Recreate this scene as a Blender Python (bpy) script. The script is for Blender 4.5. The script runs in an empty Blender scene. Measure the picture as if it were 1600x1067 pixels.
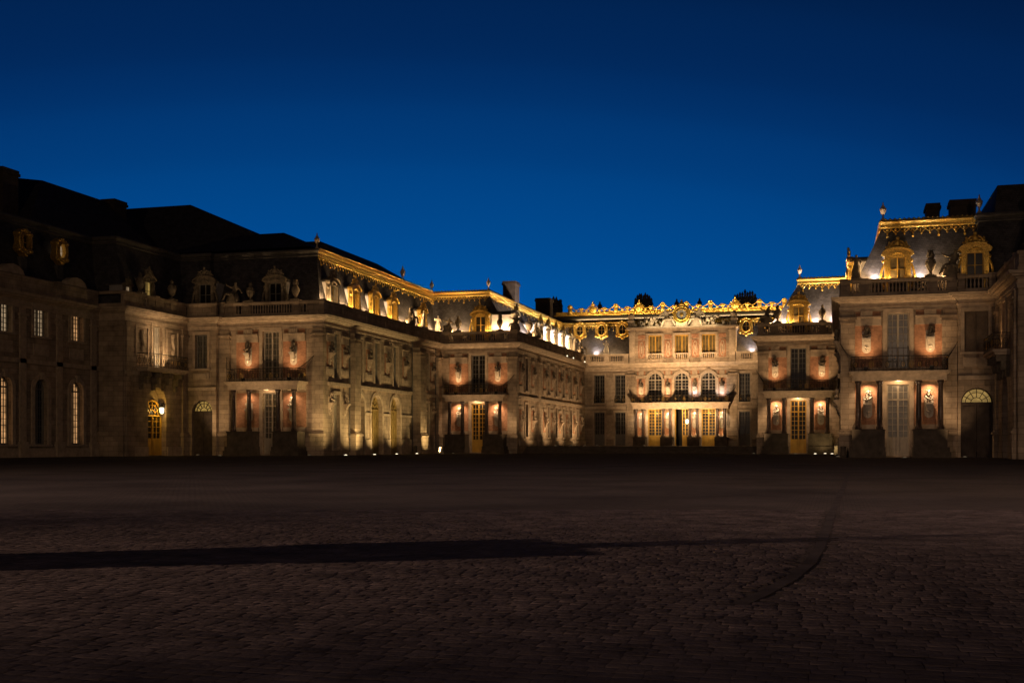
import bpy, math, random
from math import sin, cos, pi, radians
from mathutils import Matrix, Vector
random.seed(11)
S = bpy.context.scene
C = S.collection

# ------------------------------------------------------------------ camera, sky, exposure
cam = bpy.data.cameras.new('camera'); camo = bpy.data.objects.new('camera', cam); C.objects.link(camo)
YAW = math.atan(505/1800)
camo.location = (0, 0, .96); camo.rotation_euler = (pi/2, 0, YAW)
cam.sensor_width = 36; cam.lens = 40.5; cam.shift_y = .1009; cam.clip_end = 12000; cam.clip_start = .1
S.camera = camo
S.view_settings.view_transform = 'Standard'; S.view_settings.look = 'None'
S.view_settings.exposure = 0; S.view_settings.gamma = 1; S.view_settings.use_curve_mapping = False
S.cycles.use_denoising = True; S.cycles.max_bounces = 4; S.cycles.diffuse_bounces = 2; S.cycles.glossy_bounces = 3
S.cycles.sample_clamp_indirect = 3; S.cycles.caustics_reflective = False; S.cycles.caustics_refractive = False

W = bpy.data.worlds.new('World'); S.world = W; W.use_nodes = True
nt = W.node_tree; bg = nt.nodes['Background']
tc = nt.nodes.new('ShaderNodeTexCoord')
dp = nt.nodes.new('ShaderNodeVectorMath'); dp.operation = 'DOT_PRODUCT'   # brightest low over the place where the sun has set
gd = Vector((-sin(YAW+.083), cos(YAW+.083), -1.35))
dp.inputs[1].default_value = gd
nt.links.new(tc.outputs['Generated'], dp.inputs[0])
rp = nt.nodes.new('ShaderNodeValToRGB'); rp.color_ramp.interpolation = 'CARDINAL'
stops = [(0, (.0003, .0012, .005)), (.25, (.0005, .0050, .024)), (.42, (.0005, .0150, .072)), (.52, (.0005, .0230, .110)), (.58, (.0005, .0350, .157)), (.66, (.0004, .052, .218)), (.80, (.0003, .080, .315)), (1, (.0003, .11, .40))]
el = rp.color_ramp.elements
el[0].position, el[0].color = stops[0][0], (*stops[0][1], 1)
el[1].position, el[1].color = stops[-1][0], (*stops[-1][1], 1)
for p, c in stops[1:-1]:
    e = el.new(p); e.color = (*c, 1)
nt.links.new(dp.outputs['Value'], rp.inputs['Fac'])
nt.links.new(rp.outputs['Color'], bg.inputs['Color']); bg.inputs['Strength'].default_value = 1

# ------------------------------------------------------------------ materials
def mat(name, col, rough=.8, metal=0, var=.18, scale=1.2, bump=0, bscale=20, emit=None, spec=.35, brick=None, island=False):
    m = bpy.data.materials.new(name); m.use_nodes = True
    t = m.node_tree; N = t.nodes; L = t.links; b = N['Principled BSDF']
    b.inputs['Roughness'].default_value = rough; b.inputs['Metallic'].default_value = metal
    b.inputs['Specular IOR Level'].default_value = spec
    geo = N.new('ShaderNodeNewGeometry')
    n1 = N.new('ShaderNodeTexNoise'); n1.inputs['Scale'].default_value = scale; n1.inputs['Detail'].default_value = 6; n1.inputs['Roughness'].default_value = .65
    L.new(geo.outputs['Position'], n1.inputs['Vector'])
    cr = N.new('ShaderNodeValToRGB')
    lo = [c*(1-var*1.6) for c in col]; hi = [min(1, c*(1+var)) for c in col]
    cr.color_ramp.elements[0].position = .3; cr.color_ramp.elements[0].color = (*lo, 1)
    cr.color_ramp.elements[1].position = .7; cr.color_ramp.elements[1].color = (*hi, 1)
    L.new(n1.outputs['Fac'], cr.inputs['Fac'])
    out = cr.outputs['Color']; hgt = None
    if brick:                                     # (width, height, mortar size, mortar colour, row tint)
        bw, bh, ms, mc, tint = brick
        sx = N.new('ShaderNodeSeparateXYZ'); L.new(geo.outputs['Position'], sx.inputs[0])
        ad = N.new('ShaderNodeMath'); ad.operation = 'ADD'; L.new(sx.outputs[0], ad.inputs[0]); L.new(sx.outputs[1], ad.inputs[1])
        cx = N.new('ShaderNodeCombineXYZ'); L.new(ad.outputs[0], cx.inputs[0]); L.new(sx.outputs[2], cx.inputs[1])
        br = N.new('ShaderNodeTexBrick'); br.inputs['Scale'].default_value = 1
        br.inputs['Brick Width'].default_value = bw; br.inputs['Row Height'].default_value = bh; br.inputs['Mortar Size'].default_value = ms
        br.inputs['Color1'].default_value = (1-tint, 1-tint, 1-tint, 1); br.inputs['Color2'].default_value = (1, 1, 1, 1); br.inputs['Mortar'].default_value = (*mc, 1)
        L.new(cx.outputs[0], br.inputs['Vector'])
        mx = N.new('ShaderNodeMix'); mx.data_type = 'RGBA'; mx.blend_type = 'MULTIPLY'; mx.inputs['Factor'].default_value = 1
        L.new(out, mx.inputs['A']); L.new(br.outputs['Color'], mx.inputs['B']); out = mx.outputs['Result']; hgt = br.outputs['Fac']
    if island:
        mi = N.new('ShaderNodeMix'); mi.data_type = 'RGBA'; mi.blend_type = 'MULTIPLY'; mi.inputs['Factor'].default_value = 1
        ri = N.new('ShaderNodeMapRange'); ri.inputs['To Min'].default_value = .78; ri.inputs['To Max'].default_value = 1.14
        L.new(geo.outputs['Random Per Island'], ri.inputs['Value']); L.new(out, mi.inputs['A']); L.new(ri.outputs['Result'], mi.inputs['B']); out = mi.outputs['Result']
    L.new(out, b.inputs['Base Color'])
    if bump:
        n2 = N.new('ShaderNodeTexNoise'); n2.inputs['Scale'].default_value = bscale; n2.inputs['Detail'].default_value = 4
        L.new(geo.outputs['Position'], n2.inputs['Vector'])
        bp = N.new('ShaderNodeBump'); bp.inputs['Strength'].default_value = bump; bp.inputs['Distance'].default_value = .04
        L.new(n2.outputs['Fac'], bp.inputs['Height']); nrm = bp.outputs['Normal']
        if hgt:
            b2 = N.new('ShaderNodeBump'); b2.invert = True; b2.inputs['Strength'].default_value = .5; b2.inputs['Distance'].default_value = .02
            L.new(hgt, b2.inputs['Height']); L.new(nrm, b2.inputs['Normal']); nrm = b2.outputs['Normal']
        L.new(nrm, b.inputs['Normal'])
    if emit:
        b.inputs['Emission Color'].default_value = (*emit[0], 1); b.inputs['Emission Strength'].default_value = emit[1]
        em = N.new('ShaderNodeMix'); em.data_type = 'RGBA'; em.blend_type = 'MULTIPLY'; em.inputs['Factor'].default_value = 1
        em.inputs['A'].default_value = (*emit[0], 1)
        n3 = N.new('ShaderNodeTexNoise'); n3.inputs['Scale'].default_value = 1.7; L.new(geo.outputs['Position'], n3.inputs['Vector'])
        r3 = N.new('ShaderNodeMapRange'); r3.inputs['From Min'].default_value = .3; r3.inputs['From Max'].default_value = .7; r3.inputs['To Min'].default_value = .35
        L.new(n3.outputs['Fac'], r3.inputs['Value']); L.new(r3.outputs['Result'], em.inputs['B'])
        L.new(em.outputs['Result'], b.inputs['Emission Color'])
    return m
STONE = mat('limestone', (.44, .34, .24), .85, var=.3, scale=.7, bump=.4, bscale=9, brick=(.95, .42, .016, (.5, .47, .43), .26))
TRIM = mat('carved_limestone', (.48, .38, .275), .8, var=.2, scale=2.2, bump=.35, bscale=14)
BRICK = mat('brick', (.46, .23, .13), .85, var=.22, scale=3, bump=.3, bscale=25, brick=(.24, .075, .010, (1.05, 1.2, 1.3), .3))
SLATE = mat('slate', (.10, .094, .098), .8, var=.25, scale=1.6, bump=.3, bscale=14, spec=.12, brick=(.3, .16, .012, (.45, .45, .45), .35))
LEAD = mat('lead', (.12, .112, .105), .85, var=.2, scale=2, spec=.1)
CHEEK = mat('painted_lead', (.38, .36, .35), .6, var=.12, scale=2)
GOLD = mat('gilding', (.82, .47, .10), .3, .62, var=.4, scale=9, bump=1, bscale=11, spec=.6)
IRON = mat('black_iron', (.022, .02, .018), .5, .3, var=.2)
IRONG = mat('gilded_iron', (.5, .33, .1), .4, .5, var=.3, scale=8)
MARBLE = mat('white_marble', (.52, .46, .37), .6, var=.18, scale=4, bump=.2, bscale=18)
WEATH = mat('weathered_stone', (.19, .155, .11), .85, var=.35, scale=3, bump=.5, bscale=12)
RANCE = mat('dark_red_marble', (.07, .045, .035), .35, var=.5, scale=5, spec=.5)
DARKST = mat('grey_plinth_stone', (.105, .083, .062), .85, var=.3, scale=1.6, bump=.3, bscale=8)
YELLOW = mat('yellow_paint', (.60, .36, .06), .5, var=.12, scale=2)
CREAM = mat('grey_white_paint', (.42, .37, .29), .55, var=.12, scale=2)
GREYP = mat('grey_paint', (.20, .19, .165), .6, var=.15, scale=2)
DOORD = mat('dark_door_paint', (.085, .066, .054), .7, var=.25, scale=2, spec=.08)
SHUT = mat('brown_shutter', (.17, .13, .095), .7, var=.2, scale=2, spec=.1)
WOOD = mat('ochre_door_wood', (.30, .21, .075), .6, var=.2, scale=2)
GLASS = mat('dark_glass', (.02, .018, .016), .28, var=.5, scale=.6, spec=.35)
CURT = mat('curtained_glass', (.12, .11, .085), .3, var=.35, scale=1.2, spec=.5)
BLIND = mat('brown_blind', (.17, .125, .05), .5, var=.4, scale=1.3)
DARKBR = mat('dark_brick', (.075, .058, .048), .9, var=.3, scale=2, bump=.4, bscale=8)  # shade put into the colour: keeps chimneys dark beside the roof floods
CURTY = mat('ochre_blind', (.30, .22, .07), .5, var=.3, scale=1.3)
LITW = mat('lit_glass_warm', (.3, .2, .1), .3, emit=((1, .52, .21), .75))
LITP = mat('lit_glass_pale', (.3, .3, .25), .3, emit=((1, .70, .40), .40))
LITY = mat('lit_glass_yellow', (.3, .25, .1), .3, emit=((1, .64, .17), .34))
LAMPM = mat('lamp_lens', (.9, .85, .7), .3, emit=((1, .85, .58), 3.5))
LENSD = mat('dim_lens', (.3, .28, .2), .3, emit=((1, .8, .5), .12))
CLOCKF = mat('clock_enamel', (.30, .32, .34), .4, var=.15, scale=5)
COBBLE = mat('cobble_granite', (.088, .067, .062), .85, var=.35, scale=2, bump=.25, bscale=30, spec=.08, island=True)
GUTM = mat('gutter_stone', (.062, .05, .046), .9, var=.3, scale=2, spec=.05)
JOINT = mat('joint_sand', (.035, .03, .027), .95, var=.3, scale=3)

# ground beyond the single stones: setts taken over by relief
GROUND = bpy.data.materials.new('paved_court'); GROUND.use_nodes = True
t = GROUND.node_tree; N = t.nodes; L = t.links; b = N['Principled BSDF']; b.inputs['Roughness'].default_value = .95; b.inputs['Specular IOR Level'].default_value = .04
geo = N.new('ShaderNodeNewGeometry')
br = N.new('ShaderNodeTexBrick'); br.inputs['Scale'].default_value = 1; br.inputs['Brick Width'].default_value = .125; br.inputs['Row Height'].default_value = .103; br.inputs['Mortar Size'].default_value = .006
br.inputs['Color1'].default_value = (.088, .070, .061, 1); br.inputs['Color2'].default_value = (.070, .056, .05, 1); br.inputs['Mortar'].default_value = (.05, .042, .038, 1)
n1 = N.new('ShaderNodeTexNoise'); n1.inputs['Scale'].default_value = .35; n1.inputs['Detail'].default_value = 7
mx = N.new('ShaderNodeMix'); mx.data_type = 'RGBA'; mx.blend_type = 'MULTIPLY'; mx.inputs['Factor'].default_value = 1
mr = N.new('ShaderNodeMapRange'); mr.inputs['From Min'].default_value = .3; mr.inputs['From Max'].default_value = .7; mr.inputs['To Min'].default_value = .65; mr.inputs['To Max'].default_value = 1.2
L.new(geo.outputs['Position'], br.inputs['Vector']); L.new(geo.outputs['Position'], n1.inputs['Vector'])
L.new(n1.outputs['Fac'], mr.inputs['Value']); L.new(br.outputs['Color'], mx.inputs['A']); L.new(mr.outputs['Result'], mx.inputs['B']); L.new(mx.outputs['Result'], b.inputs['Base Color'])
bp = N.new('ShaderNodeBump'); bp.invert = True; bp.inputs['Distance'].default_value = .02; bp.inputs['Strength'].default_value = .6
L.new(br.outputs['Fac'], bp.inputs['Height']); L.new(bp.outputs['Normal'], b.inputs['Normal'])

# ------------------------------------------------------------------ mesh builder
class MB:
    def __init__(s): s.v = []; s.f = []
    def add(s, vs, fs):
        o = len(s.v); s.v += [tuple(p) for p in vs]; s.f += [tuple(i+o for i in f) for f in fs]; return s
    def box(s, x0, x1, y0, y1, z0, z1, tx=0, ty=0):        # tx, ty: taper of the top
        return s.add([(x0, y0, z0), (x1, y0, z0), (x1, y1, z0), (x0, y1, z0), (x0+tx, y0+ty, z1), (x1-tx, y0+ty, z1), (x1-tx, y1-ty, z1), (x0+tx, y1-ty, z1)],
                     [(3, 2, 1, 0), (4, 5, 6, 7), (0, 1, 5, 4), (1, 2, 6, 5), (2, 3, 7, 6), (3, 0, 4, 7)])
    def prism(s, pts, y0, y1):                              # outline in x,z (counter-clockwise seen from -y)
        n = len(pts)
        return s.add([(x, y0, z) for x, z in pts]+[(x, y1, z) for x, z in pts],
                     [tuple(range(n)), tuple(range(2*n-1, n-1, -1))]+[(i, i+n, (i+1) % n+n, (i+1) % n) for i in range(n)])
    def bar(s, p, q, w, y0, y1):                            # flat bar between two x,z points
        dx, dz = q[0]-p[0], q[1]-p[1]; l = math.hypot(dx, dz) or 1; a, c = -dz/l*w/2, dx/l*w/2
        return s.prism([(p[0]-a, p[1]-c), (q[0]-a, q[1]-c), (q[0]+a, q[1]+c), (p[0]+a, p[1]+c)], y0, y1)
    def lathe(s, prof, cx=0, cy=0, z=0, n=10, sx=1, sy=1):
        o = len(s.v); m = len(prof)
        for r, h in prof:
            for k in range(n):
                a = 2*pi*k/n; s.v.append((cx+r*cos(a)*sx, cy+r*sin(a)*sy, z+h))
        for i in range(m-1):
            for k in range(n):
                s.f.append((o+i*n+k, o+i*n+(k+1) % n, o+(i+1)*n+(k+1) % n, o+(i+1)*n+k))
        s.f.append(tuple(o+k for k in range(n-1, -1, -1))); s.f.append(tuple(o+(m-1)*n+k for k in range(n)))
        return s
    def ball(s, c, r, n=8, m=6):
        r = (r, r, r) if not isinstance(r, tuple) else r
        return s.lathe([(max(.02, sin(pi*i/m))*1, -cos(pi*i/m)*1) for i in range(m+1)], n=n).tf_last(n*(m+1), c, r)
    def tf_last(s, k, c, r):
        for i in range(len(s.v)-k, len(s.v)):
            x, y, z = s.v[i]; s.v[i] = (c[0]+x*r[0], c[1]+y*r[1], c[2]+z*r[2])
        return s
    def octa(s, c, a, b_, h):
        x, y, z = c
        return s.add([(x-a, y, z), (x+a, y, z), (x, y-b_, z), (x, y+b_, z), (x, y, z-h), (x, y, z+h)],
                     [(0, 2, 5), (2, 1, 5), (1, 3, 5), (3, 0, 5), (2, 0, 4), (1, 2, 4), (3, 1, 4), (0, 3, 4)])
    def tube(s, pts, r, n=5):
        P = [Vector(p) for p in pts]; o = len(s.v)
        for i, p in enumerate(P):
            d = (P[min(i+1, len(P)-1)]-P[max(i-1, 0)]).normalized()
            u = d.cross(Vector((0, 0, 1)) if abs(d.z) < .9 else Vector((1, 0, 0))).normalized(); w = d.cross(u)
            for k in range(n):
                a = 2*pi*k/n; s.v.append(tuple(p+u*r*cos(a)+w*r*sin(a)))
        for i in range(len(P)-1):
            for k in range(n):
                s.f.append((o+i*n+k, o+i*n+(k+1) % n, o+(i+1)*n+(k+1) % n, o+(i+1)*n+k))
        s.f.append(tuple(o+k for k in range(n-1, -1, -1))); s.f.append(tuple(o+(len(P)-1)*n+k for k in range(n)))
        return s
    def merge(s, other, M):
        return s.add([M @ Vector(p) for p in other.v], other.f)
    def tolocal(s, root):
        M = root_matrix(root).inverted(); s.v = [tuple(M @ Vector(p)) for p in s.v]; return s
    def mesh(s, name, m, smooth=False):
        me = bpy.data.meshes.new(name); me.from_pydata(s.v, [], s.f); me.materials.append(m)
        if smooth: me.shade_smooth()
        return me

def root_matrix(o): return Matrix.Translation(o.location) @ Matrix.Rotation(o.rotation_euler.z, 4, 'Z')
def thing(name, label, cat, loc, rz=0, group=None):
    o = bpy.data.objects.new(name, None); C.objects.link(o); o.location = loc; o.rotation_euler = (0, 0, rz)
    o.empty_display_size = .3; o['label'] = label; o['category'] = cat
    if group: o['group'] = group
    return o
def part(name, mb, m, parent, loc=(0, 0, 0), rz=0, smooth=False, kind=None):
    me = mb if isinstance(mb, bpy.types.Mesh) else mb.mesh(name, m, smooth)
    o = bpy.data.objects.new(name, me); C.objects.link(o); o.parent = parent; o.location = loc; o.rotation_euler = (0, 0, rz)
    if kind: o['kind'] = kind
    return o
def struct(name, mb, m):
    o = bpy.data.objects.new(name, mb.mesh(name, m)); C.objects.link(o); o['kind'] = 'structure'; return o
def lamp(kind, loc, tgt, watts, col, ang=60, blend=.6, size=.05, parent=None, sx=None):
    l = bpy.data.lights.new('lamp', kind); l.energy = watts; l.color = col
    o = bpy.data.objects.new('lamp', l); C.objects.link(o); o.location = loc
    if kind == 'SPOT': l.spot_size = radians(ang); l.spot_blend = blend; l.shadow_soft_size = size
    if kind == 'POINT': l.shadow_soft_size = size
    if kind == 'AREA': l.shape = 'RECTANGLE'; l.size = sx; l.size_y = size
    if tgt is not None:
        o.rotation_euler = (Vector(tgt)-Vector(loc)).to_track_quat('-Z', 'Y').to_euler()
    return o
WARM = (1, .58, .27); WARM2 = (1, .635, .325); ORANGE = (1, .54, .22); COOL = (1, .90, .88); GREENW = (1, .70, .30)

# ------------------------------------------------------------------ plan of the court (walls run with their outer side to the right)
PT = [(-59.7, 45), (-59.7, 84), (-57.2, 84), (-57.2, 93.6), (-54.2, 93.6), (-54.2, 94.2), (-43.8, 94.2), (-43.8, 125.5), (-34.6, 125.5), (-34.6, 162),
      (-8, 162), (-8, 125.5), (.4, 125.5), (.4, 94.2), (9, 94.2), (9, 93.6), (11.7, 93.6), (11.7, 82.8), (14.2, 82.8), (14.2, 45)]
def seg_n(P, i):
    dx, dy = P[i+1][0]-P[i][0], P[i+1][1]-P[i][1]; l = math.hypot(dx, dy); return (dy/l, -dx/l)
def off_pt(P, i, offs):
    x, y = P[i]
    for k in (i-1, i):
        if 0 <= k < len(P)-1:
            n = seg_n(P, k); x += n[0]*offs[k]; y += n[1]*offs[k]
    return x, y
def sweep(mb, P, a, b_, prof):                                # prof: list of (function seg -> outward offset, z)
    n = b_-a+2; o = len(mb.v); ns = len(P)-1
    for fo, z in prof:
        offs = [fo(k) for k in range(ns)]
        for i in range(a, b_+2):
            x, y = off_pt(P, i, offs); mb.v.append((x, y, z))
    for j in range(len(prof)-1):
        for i in range(n-1):
            mb.f.append((o+j*n+i, o+j*n+i+1, o+(j+1)*n+i+1, o+(j+1)*n+i))
    return mb
def flat(prof): return [((lambda k, v=v: v), z) for v, z in prof]
ENT = flat([(.0, 11.4), (.07, 11.4), (.07, 11.62), (.11, 11.64), (.11, 11.74), (.03, 11.76), (.03, 11.98), (.14, 12.02), (.2, 12.12), (.42, 12.16), (.45, 12.27), (.62, 12.3), (.66, 12.42), (.7, 12.5), (-.5, 12.53)])
PLIN = flat([(.02, 12.52), (.02, 12.82), (-.04, 12.86), (-.44, 12.86)])
COPE = flat([(-.40, 13.62), (.0, 13.62), (.05, 13.68), (.05, 13.86), (-.02, 13.9), (-.44, 13.9), (-.44, 13.62)])
PANEL = flat([(-.05, 12.85), (-.05, 13.63)]); PANELB = flat([(-.38, 13.63), (-.38, 12.85)])

ZR = 19.0
def roof_mesh(mb, P, a, b_, so):
    f = lambda t: (lambda k: -(.6+t*(so[k]-.6)))
    return sweep(mb, P, a, b_, [(f(0), 12.7), (f(.5), 15.5), (f(.985), ZR-.55)])
def flash_mesh(mb, P, a, b_, so):
    g = lambda d: (lambda k: -so[k]+d)
    return sweep(mb, P, a, b_, [(g(-.1), ZR-.72), (g(.20), ZR-.72), (g(.24), ZR-.62), (g(.12), ZR-.55), (g(.12), ZR-.42), (g(.28), ZR-.34), (g(.34), ZR-.2), (g(.28), ZR-.06), (g(.12), ZR), (g(-.1), ZR)])
def terr_mesh(mb, P, a, b_, so, run=5, rise=.35):
    g = lambda d: (lambda k: -so[k]+d)
    return sweep(mb, P, a, b_, [(g(-.1), ZR-.01), (g(-run), ZR+rise)])
def fringe_mesh(mb, P, k, so):                                # gilt lambrequin hanging below the flashing
    p, q = off_pt(P, k, [-s for s in so]), off_pt(P, k+1, [-s for s in so]); n = seg_n(P, k)
    L_ = math.hypot(q[0]-p[0], q[1]-p[1]); tx, ty = (q[0]-p[0])/L_, (q[1]-p[1])/L_
    sl = (so[k]-.6)/6.3
    def at(s, dz, out=.08): return (p[0]+tx*s+n[0]*(out+sl*dz), p[1]+ty*s+n[1]*(out+sl*dz), ZR-.6-dz)
    M = int(L_/.62)
    for i in range(int(L_/.36)):
        mb.octa(at((i+.5)*.36, -.6, .42), .13, .13, .11); mb.octa(at((i+.5)*.36, -.02, .3), .07, .07, .07)
    for i in range(M):
        s0 = (i+.5)*L_/M
        mb.octa(at(s0, .28), .16, .16, .13)
        mb.octa(at(s0+.31, .2), .10, .10, .2)
        mb.tube([at(s0-.31, .22), at(s0-.15, .42), at(s0, .5), at(s0+.15, .42), at(s0+.31, .22)], .035, 4)
        mb.octa(at(s0, .62), .09, .09, .14)
        if i % 3 == 0: mb.ball(at(s0, .84), .11, 6, 4)
    return mb

# ------------------------------------------------------------------ generic building pieces (local frame: x along the wall, +y into it)
def wall_mb(x0, x1, z0, z1, ops, d=.7):
    mb = MB()
    xs = sorted({x0, x1, *[min(max(o[0]+e*o[1], x0), x1) for o in ops for e in (-1, 1)]}); zs = sorted({z0, z1, *[v for o in ops for v in o[2:4] if z0 < v < z1]})
    for xa, xb in zip(xs, xs[1:]):
        run = None
        for za, zb in list(zip(zs, zs[1:]))+[(None, None)]:
            hole = za is None or any(o[0]-o[1] < (xa+xb)/2 < o[0]+o[1] and o[2] < (za+zb)/2 < o[3] for o in ops)
            if not hole: run = [za if run is None else run[0], zb]
            if (hole or zb == z1) and run: mb.box(xa, xb, 0, d, *run); run = None
    for o in ops:
        if len(o) > 4 and o[4]:
            xc, h, zt = o[0], o[1], o[3]; n = 10; zs_ = zt-h
            for i in range(n):
                a0, a1 = pi-pi*i/n, pi-pi*(i+1)/n
                mb.prism([(xc+h*cos(a0), zs_+h*sin(a0)), (xc+h*cos(a1), zs_+h*sin(a1)), (xc+h*cos(a1), zt), (xc+h*cos(a0), zt)], 0, d)
    return mb
def surround(mb, xc, h, z0, z1, w=.28, y=-.1, arch=False, sill=True):
    if arch:
        zs = z1-h
        mb.box(xc-h-w, xc-h, y, -.004, z0, zs).box(xc+h, xc+h+w, y, -.004, z0, zs)
        n = 12
        for i in range(n):
            a0, a1 = pi-pi*i/n, pi-pi*(i+1)/n; R = h+w
            mb.prism([(xc+h*cos(a0), zs+h*sin(a0)), (xc+h*cos(a1), zs+h*sin(a1)), (xc+R*cos(a1), zs+R*sin(a1)), (xc+R*cos(a0), zs+R*sin(a0))], y, -.004)
        mb.box(xc-.18, xc+.18, y-.1, -.004, z1-.05, z1+w+.15)
    else:
        mb.box(xc-h-w, xc-h, y, -.004, z0, z1).box(xc+h, xc+h+w, y, -.004, z0, z1).box(xc-h-w, xc+h+w, y-.02, -.004, z1, z1+w*1.1)
    if sill: mb.box(xc-h-w-.05, xc+h+w+.05, y-.08, -.004, z0-.16, z0)
    return mb
class Pieces:                                                  # several like pieces, each linked as a part of its own
    def __init__(s): s.l = []
    def n(s): s.l.append(MB()); return s.l[-1]
    def link(s, name, m, root):
        for q in s.l: part(name, q, m, root)
_wc = {}
def window(parent, xc, h, z0, z1, frame=CREAM, glass=GLASS, cols=4, rows=6, arch=False, y=.3, panel=0, transom=None, name='window', fan=False):
    H = z1-z0; key = (h, round(H, 2), cols, rows, arch, y, panel, transom, frame.name, glass.name, name, fan)
    if key not in _wc:
        zs = H-h if arch else H
        def topz(x): return zs+math.sqrt(max(0, h*h-x*x)) if arch else H
        fr = MB(); fw = .1
        fr.box(-h, -h+fw, y-.05, y+.12, 0, zs).box(h-fw, h, y-.05, y+.12, 0, zs).box(-h+fw, h-fw, y-.05, y+.12, 0, fw)
        if arch:
            n = 12
            for i in range(n):
                a0, a1 = pi-pi*i/n, pi-pi*(i+1)/n; R = h-fw
                fr.prism([(R*cos(a0), zs+R*sin(a0)), (R*cos(a1), zs+R*sin(a1)), (h*cos(a1), zs+h*sin(a1)), (h*cos(a0), zs+h*sin(a0))], y-.05, y+.12)
        else: fr.box(-h+fw, h-fw, y-.05, y+.12, H-fw, H)
        tz = transom if transom else (zs if arch else H)
        fr.box(-.07, .07, y-.06, y+.11, fw, (H-fw if not fan else tz))                 # meeting stiles
        if tz < H-.2: fr.box(-h+fw, h-fw, y-.055, y+.115, tz-.06, tz+.06)
        bars = MB(); bw = .045
        for i in range(1, cols):
            x = -h+2*h*i/cols
            if abs(x) < .05: continue
            bars.box(x-bw/2, x+bw/2, y, y+.08, max(panel, fw), (topz(x)-fw*.6 if not fan else tz))
        for j in range(1, rows):
            z = panel+(tz-panel)*j/rows
            bars.box(-h+fw, -.07, y+.003, y+.077, z-bw/2, z+bw/2).box(.07, h-fw, y+.003, y+.077, z-bw/2, z+bw/2)
        if arch and not fan:
            bars.box(-h*.8, -.07, y+.003, y+.077, zs+h*.5, zs+h*.5+bw).box(.07, h*.8, y+.003, y+.077, zs+h*.5, zs+h*.5+bw)
        if fan:
            for a in (30, 60, 90, 120, 150):
                a = radians(a); bars.bar((.35*h*cos(a), zs+.35*h*sin(a)), ((h-.05)*cos(a), zs+(h-.05)*sin(a)), bw, y, y+.08)
            for R in (.36*h, .7*h):
                for i in range(10):
                    a0, a1 = pi*i/10, pi*(i+1)/10; bars.bar((R*cos(a0), zs+R*sin(a0)), (R*cos(a1), zs+R*sin(a1)), bw, y+.003, y+.077)
        if transom and not arch and H-transom > .5:
            zz = transom+(H-transom)*.5
            bars.box(-h+fw, -.07, y+.003, y+.077, zz-bw/2, zz+bw/2).box(.07, h-fw, y+.003, y+.077, zz-bw/2, zz+bw/2)
        gl = MB()
        pts = [(-h, 0), (h, 0)]+([(h*cos(pi*i/10), zs+h*sin(pi*i/10)) for i in range(11)] if arch else [(h, H), (-h, H)])
        gl.prism(pts, y+.09, y+.16)
        pn = None
        if panel:
            pn = MB()
            for e in (-1, 1):
                xa, xb = sorted((e*.07, e*(h-fw))); pn.box(xa, xb, y+.01, y+.07, fw, panel).box(xa+.12, xb-.12, y-.02, y+.01, fw+.12, panel-.14)
        _wc[key] = (fr.mesh(name, frame), bars.mesh('glazing_bars', frame), gl.mesh('glass', glass), pn.mesh('door_panel', frame) if pn else None)
    fr, ba, gl, pn = _wc[key]
    o = part(name, fr, None, parent, (xc, 0, z0))
    part('glazing_bars', ba, None, o); part('glass', gl, None, o)
    if pn: part('door_panel', pn, None, o)
    return o
def pilaster(mb, xa, xb, z0=0, z1=11.4, p=.2, base=2.15, cap=10.45):
    mb.box(xa-.12, xb+.12, -p-.14, -.003, z0, base-.35).box(xa-.2, xb+.2, -p-.22, -.004, base-.35, base-.18).box(xa-.1, xb+.1, -p-.1, -.003, base-.18, base)
    mb.box(xa, xb, -p, -.003, base, cap)
    mb.box(xa-.06, xb+.06, -p-.06, -.003, cap, cap+.12).box(xa-.02, xb+.02, -p-.02, -.003, cap+.12, cap+.3).box(xa-.14, xb+.14, -p-.14, -.004, cap+.3, cap+.48)
    mb.box(xa+.03, xb-.03, -p+.03, -.005, cap+.48, z1)
    return mb
BALM = MB().lathe([(.07, 0), (.07, .08), (.045, .1), (.085, .28), (.06, .45), (.04, .6), (.07, .68), (.07, .77)], n=6)
def balusters(parent, spans, y=.22, z=12.85, step=.27):
    mb = MB()
    for xa, xb in spans:
        n = max(1, round((xb-xa)/step))
        for i in range(n): mb.merge(BALM, Matrix.Translation((xa+(i+.5)*(xb-xa)/n, y, z)))
    part('balusters', mb, TRIM, parent, kind='stuff')
def parapet(parent, seg, L_, spans, P=PT):                    # plinth, coping, solid panels with gaps filled by balusters
    mb = MB(); sweep(mb, P, seg, seg, PLIN); sweep(mb, P, seg, seg, COPE); mb.tolocal(parent)
    return mb
def solid(mb, xa, xb): mb.box(xa, xb, .05, .38, 12.85, 13.63); return mb
def pier(mb, x, w=.5): mb.box(x-w/2, x+w/2, -.03, .46, 12.86, 13.66).box(x-w/2-.06, x+w/2+.06, -.09, .5, 13.88, 13.97); return mb
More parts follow.
